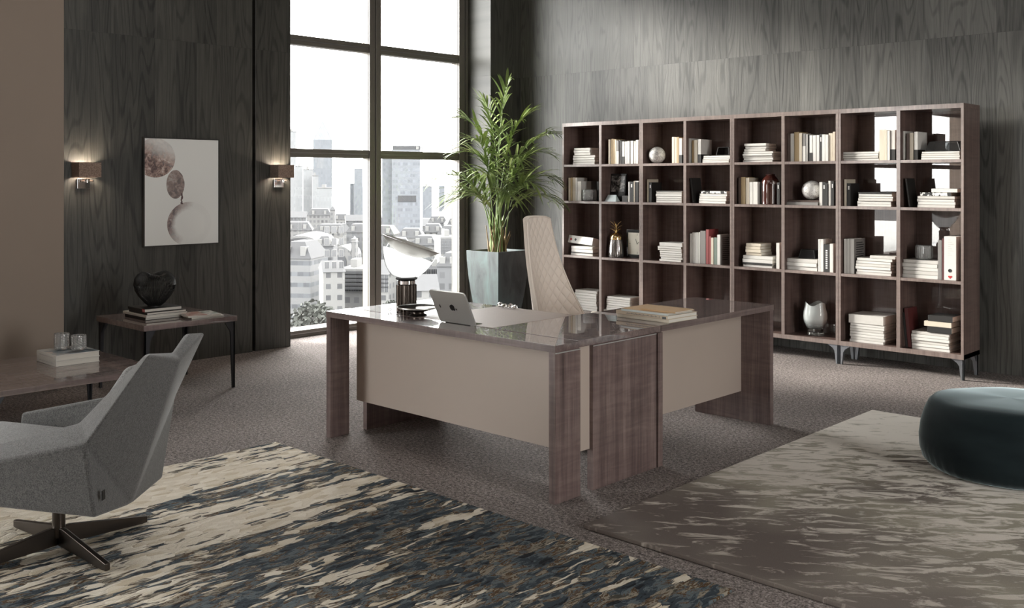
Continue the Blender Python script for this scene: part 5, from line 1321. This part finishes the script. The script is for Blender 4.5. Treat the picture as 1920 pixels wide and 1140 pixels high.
fac('hazed_pale_tower', (0.245, 0.255, 0.265), (0.39, 0.41, 0.43), 3.0, 4.0, (0.25, 0.75), (0.1, 0.9), jitter=0.1)  # likewise paled, haze painted into the colour
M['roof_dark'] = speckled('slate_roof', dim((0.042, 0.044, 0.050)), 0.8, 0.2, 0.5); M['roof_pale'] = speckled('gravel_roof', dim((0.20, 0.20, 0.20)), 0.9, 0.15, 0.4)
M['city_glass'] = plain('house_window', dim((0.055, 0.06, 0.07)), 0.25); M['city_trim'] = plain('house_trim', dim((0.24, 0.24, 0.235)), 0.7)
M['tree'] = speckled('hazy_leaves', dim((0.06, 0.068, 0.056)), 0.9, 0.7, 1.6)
VB = math.atan2(Rv.y, Rv.x)
def bld(px, dist, wpx, top, depth, key, label, turn=0.0, roof=None, rh=4.0, cat='building', group='buildings outside the window', wins=None):
    """a block centred on a bearing; wpx: width as an angle, turned about its own centre"""
    wd = wpx/1859.7*dist; p = bearing(px, dist+depth/2); H = hgt(top, dist)
    r = empty('building', p, label, cat, group, VB+math.radians(turn))
    b = MB(); b.box(-wd/2, wd/2, -depth/2, depth/2, 0, H); b.build('walls', F_[key], r)
    if roof == 'mansard':
        b = MB(); k = rh*0.55
        b.poly([(-wd/2-.4, -depth/2-.4, H), (wd/2+.4, -depth/2-.4, H), (wd/2+.4, depth/2+.4, H), (-wd/2-.4, depth/2+.4, H), (-wd/2+k, -depth/2+k, H+rh), (wd/2-k, -depth/2+k, H+rh), (wd/2-k, depth/2-k, H+rh), (-wd/2+k, depth/2-k, H+rh)],
               [(3, 2, 1, 0), (4, 5, 6, 7), (0, 1, 5, 4), (1, 2, 6, 5), (2, 3, 7, 6), (3, 0, 4, 7)]); ro = b.build('roof', M['roof_dark'], r)
        nd = max(2, int(wd/7))
        for i in range(min(nd, 8)):
            x = -wd/2+wd*(i+0.5)/nd; b = MB(); b.box(x-0.9, x+0.9, -depth/2+0.2, -depth/2+k+0.6, H+0.7, H+rh*0.72); b.build('dormer', M['city_trim'], ro)
    elif roof == 'gable':
        b = MB(); b.poly([(-wd/2-.3, -depth/2-.4, H), (wd/2+.3, -depth/2-.4, H), (wd/2+.3, depth/2+.4, H), (-wd/2-.3, depth/2+.4, H), (-wd/2, 0, H+rh), (wd/2, 0, H+rh)], [(3, 2, 1, 0), (0, 1, 5, 4), (2, 3, 4, 5), (1, 2, 5), (3, 0, 4)]); b.build('roof', M['roof_dark'], r)
    elif roof == 'flat':
        b = MB(); b.box(-wd/2-.3, wd/2+.3, -depth/2-.3, depth/2+.3, H, H+0.7); ro = b.build('parapet', M['roof_pale'], r)
        b = MB(); b.box(-wd*0.22, wd*0.05, -depth*0.2, depth*0.2, H+0.7, H+3.4); b.build('plant_room', M['city_trim'], ro)
    if wins:
        nx, nz, ww, hh, z0 = wins
        for i in range(nx):
            for j in range(nz):
                x = -wd/2+wd*(i+0.5)/nx; z = z0+(H-z0)*(j+0.42)/nz
                b = MB(); b.box(x-ww/2, x+ww/2, -depth/2-0.14, -depth/2+0.02, z-hh/2, z+hh/2); fr0 = b.build('window', M['city_trim'], r)
                b = MB(); b.box(x-ww/2+0.14, x-0.06, -depth/2-0.18, -depth/2-0.13, z-hh/2+0.14, z+hh/2-0.14); b.box(x+0.06, x+ww/2-0.14, -depth/2-0.18, -depth/2-0.13, z-hh/2+0.14, z+hh/2-0.14); b.build('pane', M['city_glass'], fr0)
    return r, wd, H
# towers
r, wd, H = bld(605, 1500, 35, 262, 28, 'hazed_blue_tower', 'tall tower with pointed pyramid top, painted pale as if hazed', turn=10)
b = MB(); b.poly([(-wd/2, -14, H), (wd/2, -14, H), (wd/2, 14, H), (-wd/2, 14, H), (0, 0, H+30)], [(3, 2, 1, 0), (0, 1, 4), (1, 2, 4), (2, 3, 4), (3, 0, 4)]); sp = b.build('pyramid_top', F_['hazed_blue_tower'], r)
b = MB(); b.tube([(0, 0, H+27), (0, 0, H+36)], 1.0, 6, r1=0.2); b.build('mast', F_['hazed_blue_tower'], sp)
bld(548, 1150, 16, 247, 20, 'hazed_pale_tower', 'very pale slim tower at the window edge', 8, 'flat')
bld(562, 1050, 12, 312, 18, 'hazed_pale_tower', 'pale tower rising beside the window post', 8, 'flat')
bld(578, 1000, 18, 318, 18, 'hazed_pale_tower', 'white slab tower left of the pointed tower', 12, 'flat')
bld(591, 980, 11, 330, 16, 'hazed_pale_tower', 'narrow white tower just before the pointed tower', 12, 'flat')
bld(610, 900, 27, 353, 20, 'hazed_pale_tower', 'low white block below the pointed tower', 6, 'flat')
bld(660, 1300, 7, 344, 16, 'hazed_blue_tower', 'thin outer slab of the grouped towers, lowest one', 8)
bld(672, 1280, 16, 316, 18, 'hazed_blue_tower', 'tallest slab of the grouped towers', 8)
bld(687, 1320, 13, 332, 18, 'hazed_blue_tower', 'slab of the grouped towers nearest the window post', 8)
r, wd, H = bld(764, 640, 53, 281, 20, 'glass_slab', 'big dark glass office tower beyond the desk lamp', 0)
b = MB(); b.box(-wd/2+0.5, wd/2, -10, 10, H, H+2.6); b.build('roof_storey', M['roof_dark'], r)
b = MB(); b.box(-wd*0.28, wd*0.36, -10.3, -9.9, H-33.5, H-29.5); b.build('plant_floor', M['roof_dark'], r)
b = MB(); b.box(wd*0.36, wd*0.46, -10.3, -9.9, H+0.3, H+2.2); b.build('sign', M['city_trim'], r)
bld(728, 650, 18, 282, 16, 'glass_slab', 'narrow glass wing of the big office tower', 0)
bld(801, 1250, 17, 350, 16, 'hazed_blue_tower', 'pale slim tower to the far side of the glass tower', 5, 'flat')
bld(828, 1500, 10, 348, 14, 'hazed_blue_tower', 'faint grey tower seen near the palm tips', 5)
r, wd, H = bld(624, 720, 9, 394, 6, 'pale_stone', 'square stone clock tower rising over the roofs', 5, None, cat='tower')
b = MB(); b.poly([(-wd/2-.4, -3.4, H), (wd/2+.4, -3.4, H), (wd/2+.4, 3.4, H), (-wd/2-.4, 3.4, H), (0, 0, H+3)], [(3, 2, 1, 0), (0, 1, 4), (1, 2, 4), (2, 3, 4), (3, 0, 4)]); b.build('roof', M['roof_dark'], r)
# far rows of roofs
rc = random.Random(5)
far = [(556, 820, 40, 408), (600, 760, 44, 404), (640, 900, 30, 412), (668, 860, 40, 414), (700, 840, 40, 416), (740, 700, 42, 420), (785, 720, 44, 424), (822, 760, 36, 418), (852, 740, 34, 422), (880, 720, 40, 420)]
kinds = ['grey_stone', 'pale_stone', 'white_render', 'grey_stone']
tone = {'grey_stone': 'grey stone', 'pale_stone': 'pale stone', 'white_render': 'white', 'band_office': 'banded'}
nth = ['first', 'second', 'third', 'fourth', 'fifth', 'sixth', 'seventh', 'eighth', 'ninth', 'tenth']
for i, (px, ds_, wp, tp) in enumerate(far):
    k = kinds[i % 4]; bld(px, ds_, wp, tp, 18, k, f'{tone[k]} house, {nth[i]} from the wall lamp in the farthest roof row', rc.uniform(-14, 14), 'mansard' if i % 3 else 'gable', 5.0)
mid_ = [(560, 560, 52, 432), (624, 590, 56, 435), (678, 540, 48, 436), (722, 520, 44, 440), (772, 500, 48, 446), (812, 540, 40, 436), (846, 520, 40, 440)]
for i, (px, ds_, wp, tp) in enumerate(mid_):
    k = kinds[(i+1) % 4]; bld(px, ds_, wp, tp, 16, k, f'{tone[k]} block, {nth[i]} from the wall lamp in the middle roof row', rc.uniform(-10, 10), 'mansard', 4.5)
# station hall with arched front
r = empty('station_hall', bearing(640, 450), 'arched stone front of a station hall between towers', 'station', 'buildings outside the window', VB+math.radians(-6))
def arch_prism(w2, base, n=20): return [(-w2, 0), (w2, 0)] + [(w2*math.cos(PI*i/n), base+w2*1.05*math.sin(PI*i/n)) for i in range(n+1)]
Hs = hgt(462, 450)
b = MB(); b.prism([(x, z) for x, z in arch_prism(5.2, Hs-5.2)], -2, 16, lambda a, q, d_: (a, d_, q)); b.build('arch_front', F_['pale_stone'], r)
b = MB(); b.prism(arch_prism(2.9, Hs-6.6), -2.3, -1.9, lambda a, q, d_: (a, d_, q)); b.build('arch_window', M['city_glass'], r)
for sx in (-6.2, 6.2):
    b = MB(); b.box(sx-1.0, sx+1.0, -2.2, 2, 0, Hs+2.2+(1.5 if sx > 0 else 0)); b.poly([(sx-1.2, -2.4, Hs+2.2), (sx+1.2, -2.4, Hs+2.2), (sx+1.2, 2.2, Hs+2.2), (sx-1.2, 2.2, Hs+2.2), (sx, 0, Hs+5)], [(3, 2, 1, 0), (0, 1, 4), (1, 2, 4), (2, 3, 4), (3, 0, 4)]); b.build('flank_tower', F_['pale_stone'], r)
for i, (px, ds_, w2, tp, lb) in enumerate(((562, 470, 10.5, 442, 'large barrel roofed hall beside the window post'), (612, 530, 5.0, 450, 'smaller barrel roofed hall next to the large one'))):
    r = empty('train_shed', bearing(px, ds_), lb, 'hall', 'buildings outside the window', VB)
    Hh = hgt(tp, ds_); b = MB(); b.prism([(x, z) for x, z in ([(-w2, 0), (w2, 0)]+[(w2*math.cos(PI*k/20), Hh-w2*0.62+w2*0.62*math.sin(PI*k/20)) for k in range(21)])], 0, 40, lambda a, q, d_: (a, d_ if i == 0 else d_*0.5, q)); b.build('hall', M['roof_pale'], r)
    b = MB(); b.prism([(x*0.9, z) for x, z in ([(-w2, Hh-w2*0.62), (w2, Hh-w2*0.62)]+[(w2*math.cos(PI*k/20), Hh-w2*0.62+w2*0.52*math.sin(PI*k/20)) for k in range(1, 20)])], -0.3, 0.1, lambda a, q, d_: (a, d_, q)); b.build('end_glazing', M['roof_dark'], r)
# nearer houses with windows of their own
bld(570, 330, 62, 485, 18, 'band_office', 'long white office with dark mansard roof beside the window post', -8, 'mansard', 5.5)
bld(612, 400, 34, 462, 16, 'grey_stone', 'grey block behind the long white office', 4, 'mansard', 4.0)
bld(622, 300, 40, 510, 14, 'white_render', 'white corner house with gabled roof near the desk corner', 16, 'gable', 3.0, wins=(3, 4, 1.5, 2.2, 34))
r, wd, H = bld(672, 320, 46, 508, 16, 'pale_stone', 'white house with stacked balconies behind the centre post', -6, 'flat', wins=(7, 5, 1.3, 2.0, 12))
for j in range(5):
    b = MB(); z = 12+(H-12)*j/5+0.3; b.box(-wd/2, wd/2, -9.4, -8.0, z, z+0.25); b.box(-wd/2, wd/2, -9.45, -9.3, z+0.25, z+1.0); b.build('balcony', M['roof_dark'], r)
bld(838, 400, 36, 448, 16, 'white_render', 'white slab of flats with rows of square windows, near the palm', 14, 'flat', wins=(6, 5, 1.6, 1.6, 18))
bld(800, 430, 46, 460, 16, 'pale_stone', 'pale mansard roofed house behind the white slab of flats', -5, 'mansard', 4.0)
bld(748, 380, 50, 470, 16, 'pale_stone', 'pale house seen behind the lamp bowl', 6, 'mansard', 4.5)
bld(722, 300, 40, 515, 14, 'white_render', 'white house beside the lamp column, gabled', -10, 'gable', 4.0, wins=(5, 4, 1.3, 1.9, 14))
bld(800, 320, 44, 505, 14, 'grey_stone', 'grey town house between lamp and tablet', 10, 'mansard', 4.5, wins=(5, 3, 1.4, 2.0, 16))
bld(846, 300, 40, 500, 14, 'grey_stone', 'dark grey town house by the window jamb', -6, 'mansard', 4.0)
bld(795, 250, 50, 545, 14, 'white_render', 'nearest low white house behind the tablet', 8, 'gable', 3.5)
bld(893, 330, 50, 470, 16, 'pale_stone', 'pale block mostly hidden behind the window jamb', 6, 'mansard', 4.0)
bld(500, 350, 60, 470, 16, 'white_render', 'white block mostly hidden behind the panelled wall', -6, 'mansard', 4.0)
def tree(px, dist, r_, hpx, lab, seed):
    q = random.Random(seed); p = bearing(px, dist); t_ = empty('city_tree', p, lab, 'tree', 'trees outside the window'); H = hgt(hpx, dist)
    b = MB(); b.tube([(0, 0, 0), (0, 0, H-r_*0.8)], 0.5, 7, r1=0.3); b.build('trunk', M['roof_dark'], t_)
    b = MB()
    for i in range(900):
        a = q.uniform(0, 2*PI); e = math.asin(q.uniform(-0.75, 1)); rad = r_*(0.55+0.45*q.random())*(1+0.25*math.sin(3*a+seed)*math.cos(2*e))
        c_ = Vector((rad*math.cos(a)*math.cos(e), rad*math.sin(a)*math.cos(e), H-r_+rad*0.85*math.sin(e)))
        n1 = Vector((q.uniform(-1, 1), q.uniform(-1, 1), q.uniform(-1, 1))).normalized(); n2 = n1.orthogonal().normalized(); sz = r_*q.uniform(0.07, 0.15)
        b.poly([c_+n1*sz, c_+n2*sz*0.7, c_-n1*sz, c_-n2*sz*0.7], [(0, 1, 2, 3)])
    b.build('crown', M['tree'], t_, recalc=False)
tree(588, 215, 5.0, 560, 'leafy tree down in the street by the desk corner', 1)
tree(607, 230, 3.8, 572, 'smaller leafy tree next to the street tree', 2)
tree(735, 260, 3.2, 560, 'leafy tree down in the street behind the lamp column', 3)
tree(862, 560, 5.0, 432, 'leafy tree among the middle roofs near the palm', 4)
